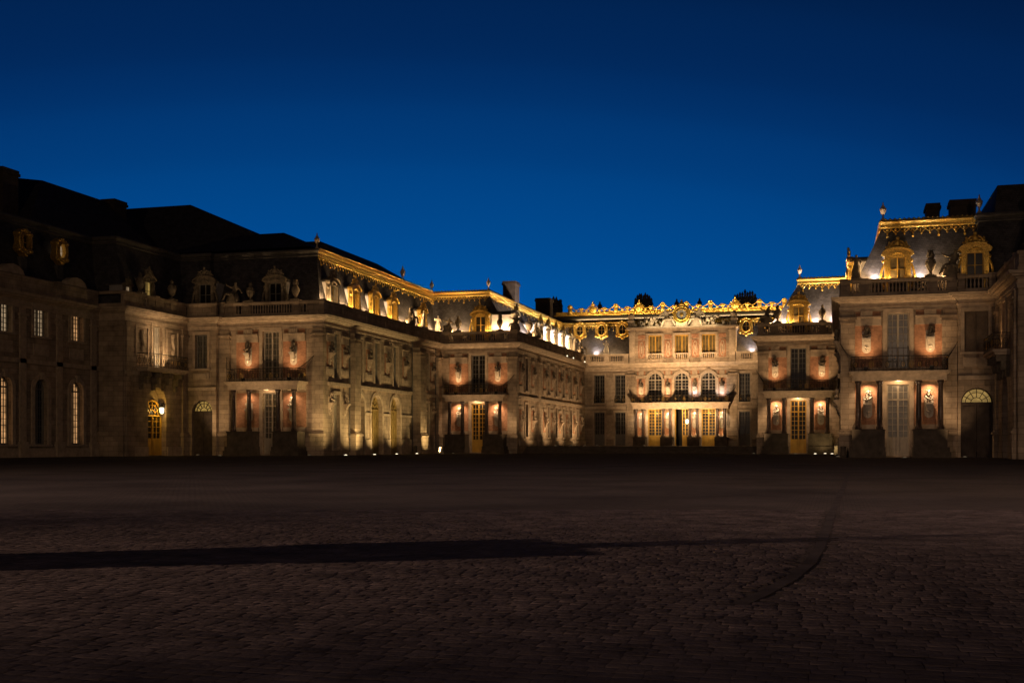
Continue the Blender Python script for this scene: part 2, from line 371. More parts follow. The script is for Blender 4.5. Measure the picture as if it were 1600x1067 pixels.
def railing(parent, xa, xb, y0, y1, z0, h=1.1, braces=True):   # wrought iron balcony with gilt scrolls
    mb = MB(); g = MB()
    pts = [(xa, y1), (xa, y0), (xb, y0), (xb, y1)]
    for (ax, ay), (bx, by) in zip(pts, pts[1:]):
        l = math.hypot(bx-ax, by-ay)
        for zz, r in ((z0+h, .03), (z0+h*.82, .013), (z0+.1, .02)): mb.tube([(ax, ay, zz), (bx, by, zz)], r, 4)
        n = max(2, round(l/.26))
        for i in range(n+1):
            x, y = ax+(bx-ax)*i/n, ay+(by-ay)*i/n; mb.box(x-.01, x+.01, y-.01, y+.01, z0, z0+h)
        m = max(1, round(l/.58)); tx, ty = (bx-ax)/l, (by-ay)/l
        for i in range(m):
            s = (i+.5)*l/m; cx, cy = ax+tx*s, ay+ty*s
            for R, dz in ((.17, .45), (.09, .45)):
                tgt = g if (i % 2 == 0 and R < .1) or i % 5 == 2 else mb
                tgt.tube([(cx+tx*R*cos(a*pi/5), cy+ty*R*cos(a*pi/5), z0+h*dz+R*1.6*sin(a*pi/5)) for a in range(11)], .02, 4)
            g.octa((cx, cy, z0+h*.9), .05, .05, .06)
    if braces:
        for x, e in ((xa, -1), (xb, 1)):
            c = [(x+e*.85*k/8, y0+(y1-y0)*k/8, z0+h+1.2*(k/8)**1.3) for k in range(9)]
            mb.tube(c, .025, 4)
            for k in (2, 4, 6, 8): mb.tube([c[k], (x+e*.15*k/8, c[k][1], z0+h-.1)], .009, 4)
    o = part('balcony_railing', mb, IRON, parent); part('gilt_scrolls', g, IRONG, o, kind='stuff')
    return o
COLM = MB().lathe([(.28, 0), (.28, .1), (.25, .12), (.27, .2), (.22, .24), (.205, 1.2), (.175, 3.3), (.2, 3.34), (.18, 3.4), (.22, 3.5), (.26, 3.58), (.26, 3.72)], n=14).mesh('column', RANCE, True)
def dormer_meshes(gold, glass, cm=None):
    f = MB()
    for e in (-1, 1):
        xa, xb = sorted((e*.62, e*.98)); f.box(xa, xb, -.12, .25, 0, 2.85)
        f.box(*sorted((e*.68, e*.9)), -.2, -.12, .9, 2.7)
        f.tube([(e*(1.0+.25*sin(k*pi/6)), -.05, .25+k*.33) for k in range(7)], .1, 6); f.ball((e*1.2, -.05, 1.0), (.2, .14, .24), 8, 6); f.ball((e*1.05, -.05, 2.45), (.12, .12, .16), 8, 6)
        f.box(*sorted((e*.55, e*1.12)), -.22, .25, 2.85, 3.02)
    n = 10
    for i in range(n):
        a0, a1 = pi-pi*i/n, pi-pi*(i+1)/n
        X = lambda a, r: r*cos(a); Z_ = lambda a, h_: 2.95+h_*sin(a)
        f.prism([(X(a0, .62), Z_(a0, .12)-.3), (X(a1, .62), Z_(a1, .12)-.3), (X(a1, 1.15), Z_(a1, .5)), (X(a0, 1.15), Z_(a0, .5))], -.14, .25)
        f.prism([(X(a0, 1.12), Z_(a0, .46)), (X(a1, 1.12), Z_(a1, .46)), (X(a1, 1.22), Z_(a1, .58)), (X(a0, 1.22), Z_(a0, .58))], -.3, .25)
    f.box(-.62, .62, -.1, .25, .75, .98)
    for k in range(-3, 4): f.ball((k*.15, -.18, 3.08-.02*k*k), (.08, .06, .1), 6, 4)
    c = MB()
    c.ball((0, -.12, 3.85), (.26, .16, .3), 8, 6).ball((0, -.16, 4.2), (.14, .12, .14), 8, 5)
    for e in (-1, 1):
        c.ball((e*.3, -.12, 3.68), (.2, .12, .15), 8, 5).ball((e*.6, -.12, 3.6), (.18, .12, .22), 8, 5).ball((e*.82, -.1, 3.52), (.12, .1, .1), 6, 4).ball((e*.62, -.1, 3.86), (.09, .09, .12), 6, 4)
        c.tube([(e*(.18+.16*k), -.12, 4.0-.05*k*k) for k in range(4)], .07, 5)
    r = MB()
    r.box(-.98, -.66, .25, 2.6, -.1, 2.95).box(.66, .98, .25, 2.6, -.1, 2.95)
    k = MB()
    pts = [(X(pi-pi*i/n, 1.12), 2.95+.52*sin(pi*i/n)) for i in range(n+1)]
    k.prism([(-1.12, 2.95)]+[(1.12, 2.95)]+pts[::-1][1:-1], .26, 3.2)
    g = MB().box(-.62, .62, .16, .2, .98, 2.9)
    b_ = MB().box(-.04, .04, .08, .15, .98, 2.85).box(-.62, -.54, .06, .15, .98, 2.85).box(.54, .62, .06, .15, .98, 2.85).box(-.54, .54, .09, .14, 1.78, 1.83).box(-.54, .54, .06, .15, 2.72, 2.8)
    return f.mesh('dormer', gold), c.mesh('crest', cm or gold, True), r.mesh('dormer_cheek', CHEEK), k.mesh('dormer_roof', LEAD), g.mesh('glass', glass), b_.mesh('glazing_bars', YELLOW if gold == GOLD else GREYP)
_dc = {}
def dormer(parent, x, y=.8, z=12.9, gold=GOLD, glass=CURTY, rz=0, sc=1, cm=None):
    k = (gold.name, glass.name, cm.name if cm else '')
    if k not in _dc: _dc[k] = dormer_meshes(gold, glass, cm)
    m = _dc[k]
    o = part('dormer', m[0], None, parent, (x, y, z), rz); o.scale = (sc, sc, sc)
    for nm, me in zip(('crest', 'dormer_cheek', 'dormer_roof', 'glass', 'glazing_bars'), m[1:]): part(nm, me, None, o)
    return o
def oval_meshes():
    f = MB(); n = 20
    out = [(0, -1.45), (.35, -1.12), (.75, -1.0), (1.0, -.75), (.8, -.1), (.78, .45), (.95, .7), (.95, .92), (.6, 1.1), (.25, 1.32)]
    pts = out+[(-x, z) for x, z in out[::-1] if x > 0]
    ring = [(.5*sin(2*pi*i/n), -.72*cos(2*pi*i/n)) for i in range(n)]
    # plate with an oval hole, thickness .3
    m_ = len(pts); 
    def near(p): a = math.atan2(p[0], -p[1]) % (2*pi); return (.5*sin(a), -.72*cos(a))
    for i in range(m_):
        p, q = pts[i], pts[(i+1) % m_]; a, b2 = near(p), near(q)
        f.prism([p, q, b2, a], -.15, .6)
    for i in range(n):
        a0, a1 = 2*pi*i/n, 2*pi*(i+1)/n
    f.tube([(.58*sin(2*pi*i/n), -.2, -.8*cos(2*pi*i/n)) for i in range(n+1)], .1, 6)
    for e in (-1, 1):
        f.ball((e*.82, -.15, -.85), (.24, .2, .24), 8, 6).ball((e*.8, -.15, .8), (.22, .2, .2), 8, 6).ball((e*.4, -.2, -1.05), (.25, .15, .12), 8, 5).ball((e*.38, -.2, 1.05), (.28, .16, .12), 8, 5)
        f.tube([(e*(.78+.1*sin(k*pi/5)), -.16, -.6+k*.25) for k in range(6)], .09, 5)
    f.ball((0, -.22, -1.25), (.2, .16, .22), 8, 6).ball((0, -.22, 1.2), (.22, .18, .18), 8, 6)
    b_ = MB().box(-.03, .03, .1, .18, -.7, .7).box(-.47, .47, .11, .17, -.02, .03)
    g = MB().prism([(.5*sin(2*pi*i/n), -.72*cos(2*pi*i/n)) for i in range(n)], .2, .25)
    return f.mesh('oval_dormer', GOLD), b_.mesh('glazing_bars', GOLD), g
OVF, OVB, _g = oval_meshes(); OVG = _g.mesh('glass', GLASS); OVL = _g.mesh('glass', LITP)
def oval(parent, x, y, z, lit=False, sc=1):
    o = part('oval_dormer', OVF, None, parent, (x, y, z)); o.scale = (sc, sc, sc)
    part('glazing_bars', OVB, None, o); part('glass', OVL if lit else OVG, None, o)
def chimney(parent, x0, x1, y0, y1, z0, z1):                  # world coordinates
    mb = MB().box(x0, x1, y0, y1, z0, z1-.5).box(x0-.12, x1+.12, y0-.12, y1+.12, z1-.5, z1-.25).box(x0-.05, x1+.05, y0-.05, y1+.05, z1-.25, z1)
    part('chimney', mb.tolocal(parent), DARKBR, parent)
def shell(parent, segs, ent=True):                            # entablature, parapet plinth and coping for segments
    e = MB(); sweep(e, PT, segs[0], segs[-1], ENT); part('cornice', e.tolocal(parent), TRIM, parent)
def coping(parent, segs, solids=(), piers=(), world=False):
    mb = MB(); sweep(mb, PT, segs[0], segs[-1], PLIN); sweep(mb, PT, segs[0], segs[-1], COPE)
    mb.tolocal(parent)
    for xa, xb in solids: solid(mb, xa, xb)
    for x in piers: pier(mb, x)
    part('parapet', mb, STONE, parent)
SO = [2.5, 2.5, 2.6, 3, 2.4, 3, 2.1, 3, 4.3, 3.8, 4.3, 3, 3.3, 3]
PR = PT[:14]+[(14, 94.2)]
def roofs(parent, segs, P=PR, so=SO, gold=True, terr=True):
    r = MB(); roof_mesh(r, P, segs[0], segs[-1], so)
    if terr: terr_mesh(r, P, segs[0], segs[-1], so)
    ro = part('roof', r.tolocal(parent), SLATE, parent)
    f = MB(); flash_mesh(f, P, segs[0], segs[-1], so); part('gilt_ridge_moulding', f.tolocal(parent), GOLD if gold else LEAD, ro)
    if gold:
        g = MB()
        for k in segs: fringe_mesh(g, P, k, so)
        part('gilt_fringe', g.tolocal(parent), GOLD, ro, kind='stuff')
    return ro

# ------------------------------------------------------------------ sculpture
def skin(verts, edges, rad, sub=1):
    me = bpy.data.meshes.new('figure'); me.from_pydata(verts, edges, []); o = bpy.data.objects.new('figure', me); C.objects.link(o)
    o.modifiers.new('s', 'SKIN'); s = o.modifiers.new('d', 'SUBSURF'); s.levels = sub; s.render_levels = sub
    for i, r in enumerate(rad):
        d = me.skin_vertices[0].data[i]; d.radius = (r, r) if not isinstance(r, tuple) else r; d.use_root = i == 0
    dg = bpy.context.evaluated_depsgraph_get(); ev = o.evaluated_get(dg); m2 = ev.to_mesh()
    mb = MB().add([v.co[:] for v in m2.vertices], [tuple(p.vertices) for p in m2.polygons]); ev.to_mesh_clear()
    bpy.data.objects.remove(o); bpy.data.meshes.remove(me)
    return mb
def fig_standing():
    v = [(0, 0, 1.05), (0, .02, 1.3), (0, 0, 1.5), (0, -.02, 1.68), (0, -.04, 1.8), (0, -.05, 1.93), (.22, 0, 1.5), (.36, -.05, 1.25), (.28, -.25, 1.15), (-.22, 0, 1.5), (-.42, -.08, 1.35), (-.45, -.2, 1.65),
         (.12, -.02, .9), (.14, -.08, .5), (.14, -.02, .06), (.15, -.16, .03), (-.12, 0, .9), (-.13, .02, .5), (-.13, .05, .06), (-.14, -.1, .03)]
    e = [(0, 1), (1, 2), (2, 3), (3, 4), (4, 5), (2, 6), (6, 7), (7, 8), (2, 9), (9, 10), (10, 11), (0, 12), (12, 13), (13, 14), (14, 15), (0, 16), (16, 17), (17, 18), (18, 19)]
    r = [.19, .16, .2, .075, .12, .1, .1, .075, .05, .1, .075, .05, .13, .09, .06, .05, .13, .09, .06, .05]
    mb = skin(v, e, r)
    n = 18; o = len(mb.v)                                      # drapery with folds
    for i, (R, z) in enumerate([(.34, .05), (.33, .4), (.27, .8), (.22, 1.1), (.12, 1.2)]):
        for k in range(n):
            a = 2*pi*k/n; rr = R*(1+.14*sin(k*2.9+i*.6)); mb.v.append((rr*cos(a), .05+rr*sin(a)*.75, z))
    for i in range(4):
        for k in range(n): mb.f.append((o+i*n+k, o+i*n+(k+1) % n, o+(i+1)*n+(k+1) % n, o+(i+1)*n+k))
    return mb
def fig_seated(lean=.25):
    v = [(0, .1, .62), (lean*.3, .12, .9), (lean*.7, .1, 1.15), (lean*.9, .04, 1.32), (lean, 0, 1.44), (lean, -.02, 1.56), (lean*.7+.24, .08, 1.12), (lean*.7+.48, .0, .9), (lean*.7+.62, -.1, .66),
         (lean*.7-.24, .08, 1.14), (lean*.7-.5, -.05, 1.2), (lean*.7-.72, -.12, 1.38), (.14, -.1, .6), (.25, -.5, .55), (.4, -.5, .12), (.46, -.64, .06), (-.14, -.1, .6), (-.4, -.42, .62), (-.62, -.4, .18), (-.72, -.48, .08)]
    e = [(0, 1), (1, 2), (2, 3), (3, 4), (4, 5), (2, 6), (6, 7), (7, 8), (2, 9), (9, 10), (10, 11), (0, 12), (12, 13), (13, 14), (14, 15), (0, 16), (16, 17), (17, 18), (18, 19)]
    r = [.2, .17, .2, .075, .12, .1, .1, .07, .05, .1, .07, .05, .14, .1, .07, .05, .14, .1, .07, .05]
    mb = skin(v, e, r)
    mb.box(-.45, .5, -.25, .4, 0, .5, .06, .05)
    n = 14; o = len(mb.v)
    for i, (R, z) in enumerate([(.52, .02), (.46, .3), (.36, .62), (.2, .78)]):
        for k in range(n):
            a = 2*pi*k/n; rr = R*(1+.16*sin(k*2.7+i)); mb.v.append((rr*cos(a), .02+rr*sin(a)*.7, z))
    for i in range(3):
        for k in range(n): mb.f.append((o+i*n+k, o+i*n+(k+1) % n, o+(i+1)*n+(k+1) % n, o+(i+1)*n+k))
    return mb
def fig_reclining():                                           # leans against the clock, legs stretched to +x
    v = [(.4, 0, .5), (.1, 0, .85), (-.1, -.05, 1.25), (-.12, -.08, 1.5), (-.1, -.12, 1.68), (-.08, -.14, 1.84), (-.4, -.1, 1.2), (-.75, -.2, 1.35), (-1.0, -.2, 1.7), (.2, -.18, 1.22), (.45, -.3, .95), (.8, -.3, .9),
         (.75, -.2, .55), (1.2, -.3, .8), (1.7, -.25, .25), (1.9, -.3, .12), (.7, .1, .4), (1.3, .05, .35), (1.9, .02, .15), (2.1, -.05, .12)]
    e = [(0, 1), (1, 2), (2, 3), (3, 4), (4, 5), (2, 6), (6, 7), (7, 8), (2, 9), (9, 10), (10, 11), (0, 12), (12, 13), (13, 14), (14, 15), (0, 16), (16, 17), (17, 18), (18, 19)]
    r = [.3, .26, .3, .1, .17, .14, .15, .1, .08, .15, .1, .08, .2, .15, .1, .08, .2, .15, .1, .08]
    mb = skin(v, e, r)
    for i in range(16):
        a = i*.4; mb.tube([(.2+i*.11, .1+.15*sin(a), .05), (.1+i*.1, -.1+.2*cos(a*1.7), .35+.2*sin(a)), (.3+i*.1, .1, .62-.03*i)], .12, 5)
    mb.box(-.7, 2.2, -.1, .5, 0, .3, .1, .05)
    return mb
def heap(w, h, seed, d=.5, rods=.8):                                    # carved trophy of arms: shields, flags, helmets
    rnd = random.Random(seed); mb = MB().box(-w, w, -d*.6, d*.6, 0, .2)
    for i in range(int(w*(14 if rods > .6 else 26))):
        x = rnd.uniform(-w, w); top = h*(1-.55*abs(x)/w)
        p = rnd.random()
        if p < .45: mb.ball((x, rnd.uniform(-d*.6, .1), rnd.uniform(.1, top*.75)), (rnd.uniform(.12, .3), rnd.uniform(.1, .22), rnd.uniform(.12, .32)), 8, 5)
        elif p < rods:
            a = rnd.uniform(-.7, .7); l = rnd.uniform(.5, top); mb.tube([(x, rnd.uniform(-.3, .2), .1), (x+l*sin(a)*.5, -.1, .1+l*.5), (x+l*sin(a), 0, .1+l*cos(a))], rnd.uniform(.05, .11), 5)
        else: mb.lathe([(.05, 0), (.2, .05), (.24, .2), (.18, .36), (.06, .46)], x, rnd.uniform(-d*.5, 0), rnd.uniform(.1, top*.6), 8)
    return mb
STAND = fig_standing(); SEAT = fig_seated(); RECL = fig_reclining()
STANDM = {m.name: STAND.mesh('statue', m, True) for m in (MARBLE, WEATH)}
SEATM = {m.name: SEAT.mesh('statue', m, True) for m in (MARBLE, WEATH)}
VASE = MB().lathe([(.24, 0), (.24, .12), (.1, .18), (.09, .3), (.2, .42), (.33, .75), (.36, .95), (.26, 1.02), (.34, 1.08), (.2, 1.16), (.12, 1.3), (.15, 1.42), (.05, 1.6)], n=12)
VASEM = {m.name: VASE.mesh('urn', m, True) for m in (MARBLE, WEATH, GOLD)}
FLAME = MB().merge(VASE, Matrix.Identity(4))
for k in range(6): FLAME.tube([(.1*cos(k), .1*sin(k), 1.1), (.2*cos(k), .2*sin(k), 1.4), (.12*cos(k+.6), .12*sin(k+.6), 1.75)], .07, 5)
VASEM['flame'] = FLAME.mesh('urn', WEATH, True)
FIN = MB().lathe([(.2, 0), (.2, .15), (.09, .22), (.08, .5), (.2, .62), (.3, .95), (.3, 1.15), (.15, 1.22), (.2, 1.3), (.06, 1.45), (.08, 1.55), (.02, 1.75)], n=10).mesh('urn', TRIM, True)
def single(name, me, label, cat, loc, rz=0, sc=1, group=None):
    o = bpy.data.objects.new(name, me); C.objects.link(o); o.location = loc; o.rotation_euler = (0, 0, rz); o.scale = (sc,)*3
    o['label'] = label; o['category'] = cat
    if group: o['group'] = group
    return o

# busts on consoles (local: x across, -y outward, z from the foot of the plaque): three kinds of head
def bust_mesh(kind, m):
    t = (.05, -.04, .03)[kind]
    b_ = skin([(0, -.32, 1.42), (0, -.31, 1.58), (t*.4, -.3, 1.72), (t, -.34, 1.86), (t, -.35, 2.02), (.22, -.28, 1.5), (-.22, -.28, 1.5)], [(0, 1), (1, 2), (2, 3), (3, 4), (0, 5), (0, 6)], [.2, .2, .085, .145, .12, .14, .14])
    b_.ball((t, -.5, 1.88), (.035, .05, .055), 6, 4).ball((t, -.29, 2.0), (.175, .18, .15), 10, 6).ball((t-.06, -.475, 1.93), (.03, .02, .02), 6, 4).ball((t+.06, -.475, 1.93), (.03, .02, .02), 6, 4).ball((t, -.475, 1.79), (.05, .025, .018), 6, 4)
    if kind == 0:                                             # curled wig
        for k in range(7):
            for e in (-1, 1): b_.ball((t+e*(.17+.02*(k % 2)), -.3+.02*(k % 3), 2.0-.075*k), (.075, .09, .06), 6, 4)
        b_.tube([(-.34, -.3, 1.42), (-.1, -.5, 1.36), (.15, -.5, 1.45), (.36, -.3, 1.62)], .08, 6)
    elif kind == 1:                                           # bearded, laurel
        b_.ball((t, -.45, 1.72), (.11, .1, .13), 8, 5)
        for k in range(9): a = pi*k/8; b_.ball((t+.19*cos(a), -.3-.1*sin(a), 2.04), (.05, .05, .045), 6, 4)
        b_.tube([(.34, -.3, 1.4), (.08, -.5, 1.38), (-.18, -.48, 1.5), (-.34, -.28, 1.64)], .09, 6)
    else:                                                     # hair in a knot, veil falling behind
        b_.ball((t, -.16, 2.08), (.13, .14, .12), 8, 5).ball((t, -.2, 1.85), (.24, .12, .3), 10, 6)
        b_.tube([(-.3, -.32, 1.5), (-.12, -.52, 1.4), (.12, -.53, 1.38), (.3, -.33, 1.5)], .07, 6)
    b_.lathe([(.13, 1.16), (.1, 1.2), (.09, 1.28), (.16, 1.34)], 0, -.32, 0, 10)
    return b_.mesh('portrait_bust', m, True)
BUSTM = {m.name: [bust_mesh(k, m) for k in range(3)] for m in (MARBLE, TRIM, WEATH)}
_c = MB().prism([(-.33, 1.7), (-.33, .33)]+[(.33*cos(pi+pi*i/10), .33+.33*sin(pi+pi*i/10)) for i in range(1, 10)]+[(.33, .33), (.33, 1.7)], -.07, -.004)
_c.box(-.27, .27, -.55, -.07, 1.04, 1.16).box(-.24, .24, -.46, -.07, .94, 1.04)
_c.prism([(-.17, .52), (.17, .52), (.22, .94), (-.22, .94)], -.2, -.07); _c.box(-.2, .2, -.36, -.2, .8, .94).box(-.16, .16, -.27, -.2, .62, .8)
_c.ball((0, -.17, .5), (.17, .12, .13), 8, 5).ball((0, -.12, .3), (.08, .07, .12), 8, 5)
CONM = {m.name: _c.mesh('console', m) for m in (MARBLE, TRIM)}
_bk = random.Random(21)
def bust(parent, x, z, label, y=0):
    mn = 'white_marble' if 'wing' not in label else 'carved_limestone'
    M = root_matrix(parent); p = M @ Vector((x, y, z))
    o = thing('bust', label, 'bust', p, parent.rotation_euler.z, 'portrait busts on the palace walls')
    b_ = part('portrait_bust', BUSTM['weathered_stone' if z > 7 else mn][_bk.randrange(3)], None, o, rz=0); b_.scale = (_bk.uniform(.82, .95),)*2+(_bk.uniform(.97, 1.04),)  # upper busts take the darker stone to read as silhouettes
    part('console', CONM[mn], None, o)
    return p
ORD = ['first', 'second', 'third', 'fourth', 'fifth', 'sixth', 'seventh', 'eighth', 'ninth', 'tenth', 'eleventh', 'twelfth', 'thirteenth']

# floodlight fixtures
FXH = MB().box(-.16, .16, -.12, .12, 0, .06).box(-.04, .04, -.03, .03, .06, .16).box(-.15, .15, -.1, .1, .16, .36).mesh('housing', IRON)
FXL = MB().box(-.12, .12, -.07, .07, .361, .375).mesh('lens', LENSD)
FXG = MB().lathe([(.2, 0), (.2, .03), (.17, .05)], n=12).mesh('housing', IRON); FXGL = MB().lathe([(.15, .051), (.1, .085), (.04, .1)], n=10)
FXGD = FXGL.mesh('lens', LENSD); FXGL = FXGL.mesh('lens', LAMPM)
def flood(loc, tgt, watts, col, ang, label, ground=False, bright=False, blend=1, size=.06, group=None):
    o = thing('floodlight', label, 'floodlight', loc, 0, group)
    part('housing', FXG if ground else FXH, None, o); part('lens', (FXGL if bright else FXGD) if ground else FXL, None, o)
    l = lamp('SPOT', (0, 0, 0), None, watts, col, ang, blend, size)
    l.parent = o; l.location = (0, 0, .14 if ground else .42)
    l.rotation_euler = (Vector(tgt)-Vector(loc)-Vector(l.location)).to_track_quat('-Z', 'Y').to_euler()
    return o

# ------------------------------------------------------------------ the ground
g = MB().add([(-4000, -400, 0), (4000, -400, 0), (4000, 6000, 0), (-4000, 6000, 0)], [(0, 1, 2, 3)])
court = struct('courtyard', g, GROUND)
# single setts in the foreground
def sett_mb(w, d, h, rnd):                                     # a worn sett: low dome with a soft rim
    j = lambda a: rnd.uniform(-a, a); mb = MB(); R = []
    for f, z in ((1, h*.45), (.9, h*.85), (.55, h)):
        R.append([(sx*w*f+j(.004), sy*d*f+j(.004), z+j(.0008)) for sx, sy in ((-1, -1), (0, -1.03), (1, -1), (1.03, 0), (1, 1), (0, 1.03), (-1, 1), (-1.03, 0))])
    vs = R[0]+R[1]+R[2]+[(j(.01), j(.01), h*1.03)]
    fs = [(k*8+i, k*8+(i+1) % 8, (k+1)*8+(i+1) % 8, (k+1)*8+i) for k in range(2) for i in range(8)]+[(16+i, 16+(i+1) % 8, 24) for i in range(8)]
    return mb.add(vs, fs)
rnd = random.Random(5)
WID = [.05, .056, .062, .068, .076]
SM = [[sett_mb(w-.001, .0505, .0055+.0008*k, rnd) for k in range(3)] for w in WID]
SMM = [[m.mesh('cobblestone', COBBLE, True) for m in q] for q in SM]
GUT = [(.43, 41.86), (.2, 28), (.05, 21.13), (-.04, 17.08), (-.1, 13.27), (-.14, 11.18), (-.2, 9.65), (-.31, 8.46), (-.46, 7.5), (-.56, 7.0)]
def gut_x(y):
    for (x1, y1), (x0, y0) in zip(GUT, GUT[1:]):
        if y0 <= y <= y1: return x0+(x1-x0)*(y-y0)/(y1-y0)
    return None
cells = []
y = 3.9
cs, sn = cos(YAW), sin(YAW)
while y < 27:
    x = -18 + rnd.uniform(0, .2)
    while x < 8:
        k = rnd.randrange(5); X_ = x+WID[k]; Y_ = y+rnd.uniform(-.003, .003)
        dep = -X_*sn+Y_*cs; lat = X_*cs+Y_*sn; gx = gut_x(Y_)
        if 4.3 < dep < 17 and abs(lat) < dep*.47+.4 and not (gx is not None and abs(X_-gx) < .045+WID[k]): cells.append((dep, X_, Y_, k))
        x += 2*WID[k]+.002
    y += .103
cells.sort()
rest = MB()
for i, (dep, X_, Y_, k) in enumerate(cells):
    q = rnd.randrange(3); rz = rnd.choice((0, pi))+rnd.uniform(-.012, .012)
    if i < 300: part('cobblestone', SMM[k][q], None, court, (X_, Y_, 0), rz)
    else: rest.merge(SM[k][q], Matrix.Translation((X_, Y_, rnd.uniform(-.002, .001))) @ Matrix.Rotation(rz, 4, 'Z'))
part('cobblestone_paving', rest, COBBLE, court, kind='stuff', smooth=True)
gm = MB()                                                      # smooth stone gutter curving through the setts
for (xa, ya), (xb, yb) in zip(GUT, GUT[1:]):
    gm.add([(xa-.05, ya, .006), (xa+.05, ya, .006), (xb+.05, yb, .006), (xb-.05, yb, .006)], [(0, 1, 2, 3)])
gutter = struct('stone_gutter', gm, GUTM)
# stone steps up to the marble court
st = MB()
for k in range(5): st.box(-34.5+.25*k*0, -8.1, 127.6+.42*k, 161.9, .16*k+.004*(k > 0), .16*(k+1))
struct('marble_court_steps', st, DARKST)

# ------------------------------------------------------------------ the buildings
def pavilion(root, hp, bo, door_c, door_glass, up_glass, gold, seg, base_pl=0):
    """front of a court pavilion: brick panels, portico of four columns, balcony, tall window over a tall door"""
    ops = [(0, .82, 6.9, 11.2), (0, .82, .12, 5.65)]
    part('wall', wall_mb(-hp, hp, 0, 12.4, ops), STONE, root)
    tr = Pieces()
    pw = hp-1.1; po = min(3.35, hp-1.16)                                                 # inner edge of the corner pilasters
    for e in (-1, 1):
        for z0, z1, xa in ((7.0, 10.25, 1.2), (2.55, 5.65, 1.2)):
            m = MB().box(*sorted((e*xa, e*(po+.12))), -.03, -.003, z0, z1); part('brick_panel', m, BRICK, root)
        part('brick_panel', MB().box(*sorted((e*1.3, e*po)), -.03, -.003, 10.98, 11.36), BRICK, root)
        tr.n().box(*sorted((e*1.26, e*(po+.04))), -.16, -.004, 10.25, 10.86).box(*sorted((e*1.26, e*(po+.04))), -.26, -.004, 10.86, 10.96)
        q = tr.n()
        for k in range(5): q.box(e*bo-.42+.18*k, e*bo-.42+.18*k+.12, -.2, -.03, 10.99, 11.39)
        q.box(e*bo-.45, e*bo+.45, -.14, -.031, 10.98, 11.395)
        tr.n().box(*sorted((e*1.26, e*(po+.04))), -.12, -.004, 2.2, 2.55)
        tr.n().box(*sorted((e*1.26, e*(po+.04))), -.1, -.004, 6.66, 7.0)
    tr.link('stone_dressing', TRIM, root)
    part('window_surround', surround(MB(), 0, .82, 6.9, 11.2, .3, -.12, sill=False), TRIM, root)
    part('door_surround', surround(MB(), 0, .82, .12, 5.65, .32, -.12, sill=False), TRIM, root)
    for e in (-1, 1):
        part('pilaster', pilaster(MB(), *sorted((e*(pw), e*(hp-.02)))), STONE, root)
    window(root, 0, .82, 6.9, 11.2, CREAM if up_glass == CURT else GREYP, up_glass, 4, 8, name='window')
    window(root, 0, .82, .12, 5.65, door_c, door_glass, 4, 6, panel=1.45, transom=4.35, name='door')
    # portico
    pd = 1.45
    for e in (-1, 1):
        m = MB().box(*sorted((e*1.05, e*3.45)), -pd-.34, -.25, .8, 2.05).box(*sorted((e*1.0, e*3.5)), -pd-.39, -.25, 2.05, 2.15).box(*sorted((e*.98, e*3.7)), -pd-.62, -.25, 0, .42).box(*sorted((e*1.0, e*3.6)), -pd-.5, -.25, .42, .8)
        part('pedestal', m, DARKST, root)
        for xx in (1.42, 2.98):
            o = part('column', COLM, None, root, (e*xx, -pd, 2.15))
    m = MB().box(-3.42, 3.42, -pd-.25, -.003, 5.872, 6.3).box(-3.5, 3.5, -pd-.33, -.004, 6.3, 6.4).box(-3.62, 3.62, -pd-.45, -.004, 6.4, 6.52).box(-3.68, 3.68, -pd-.5, -.005, 6.52, 6.6)
    part('portico_entablature', m, TRIM, root)
    railing(root, -3.5, 3.5, -pd-.3, -.25, 6.6, 1.12)
    shell(root, [seg])
    coping(root, [seg], [(-hp+.3, -3.55), (3.55, hp-.3), (-2.9, -2.1), (2.1, 2.9)], (-hp+.25, -2.5, 2.5, hp-.25))
    balusters(root, [(-3.55, -2.9), (-2.1, 2.1), (2.9, 3.55)])
    dormer(root, 0, gold=gold, glass=(GLASS if seg == 7 else BLIND) if gold == GOLD else GLASS)

def pav_busts_lights(root, bo, where, up_w, low_w, lit_low=True, low=True, tint=(1, .60, .29)):
    for e, side in ((-1, 'left'), (1, 'right')):
        p = bust(root, e*bo, 8.1, f'bust on a white console in the {side} upper brick panel of the {where}')
        if up_w:
            M = root_matrix(root); q = M @ Vector((e*bo+.05*e, -1.0, 6.98))
            flood(q-Vector((0, 0, .36)), M @ Vector((e*bo, -.75, 10)), 5.2*up_w*random.uniform(.85, 1.2), tint, 112, f'small uplight on the balcony floor under the {side} bust of the {where}', group='uplights on the balconies')
        if low:
            bust(root, e*(bo-.1), 3.05, f'bust in the {side} lower niche behind the columns of the {where}')
            M = root_matrix(root); q = M @ Vector((e*(bo-.1), -.75, 5.8))
            lamp('SPOT', q, M @ Vector((e*(bo-.1), -.2, 4.2)), 4*low_w, (1, .64, .36), 120, .8, .07)
    M = root_matrix(root)
    lamp('POINT', M @ Vector((0, -.8, 5.75)), None, low_w*.9, WARM2, size=.1)

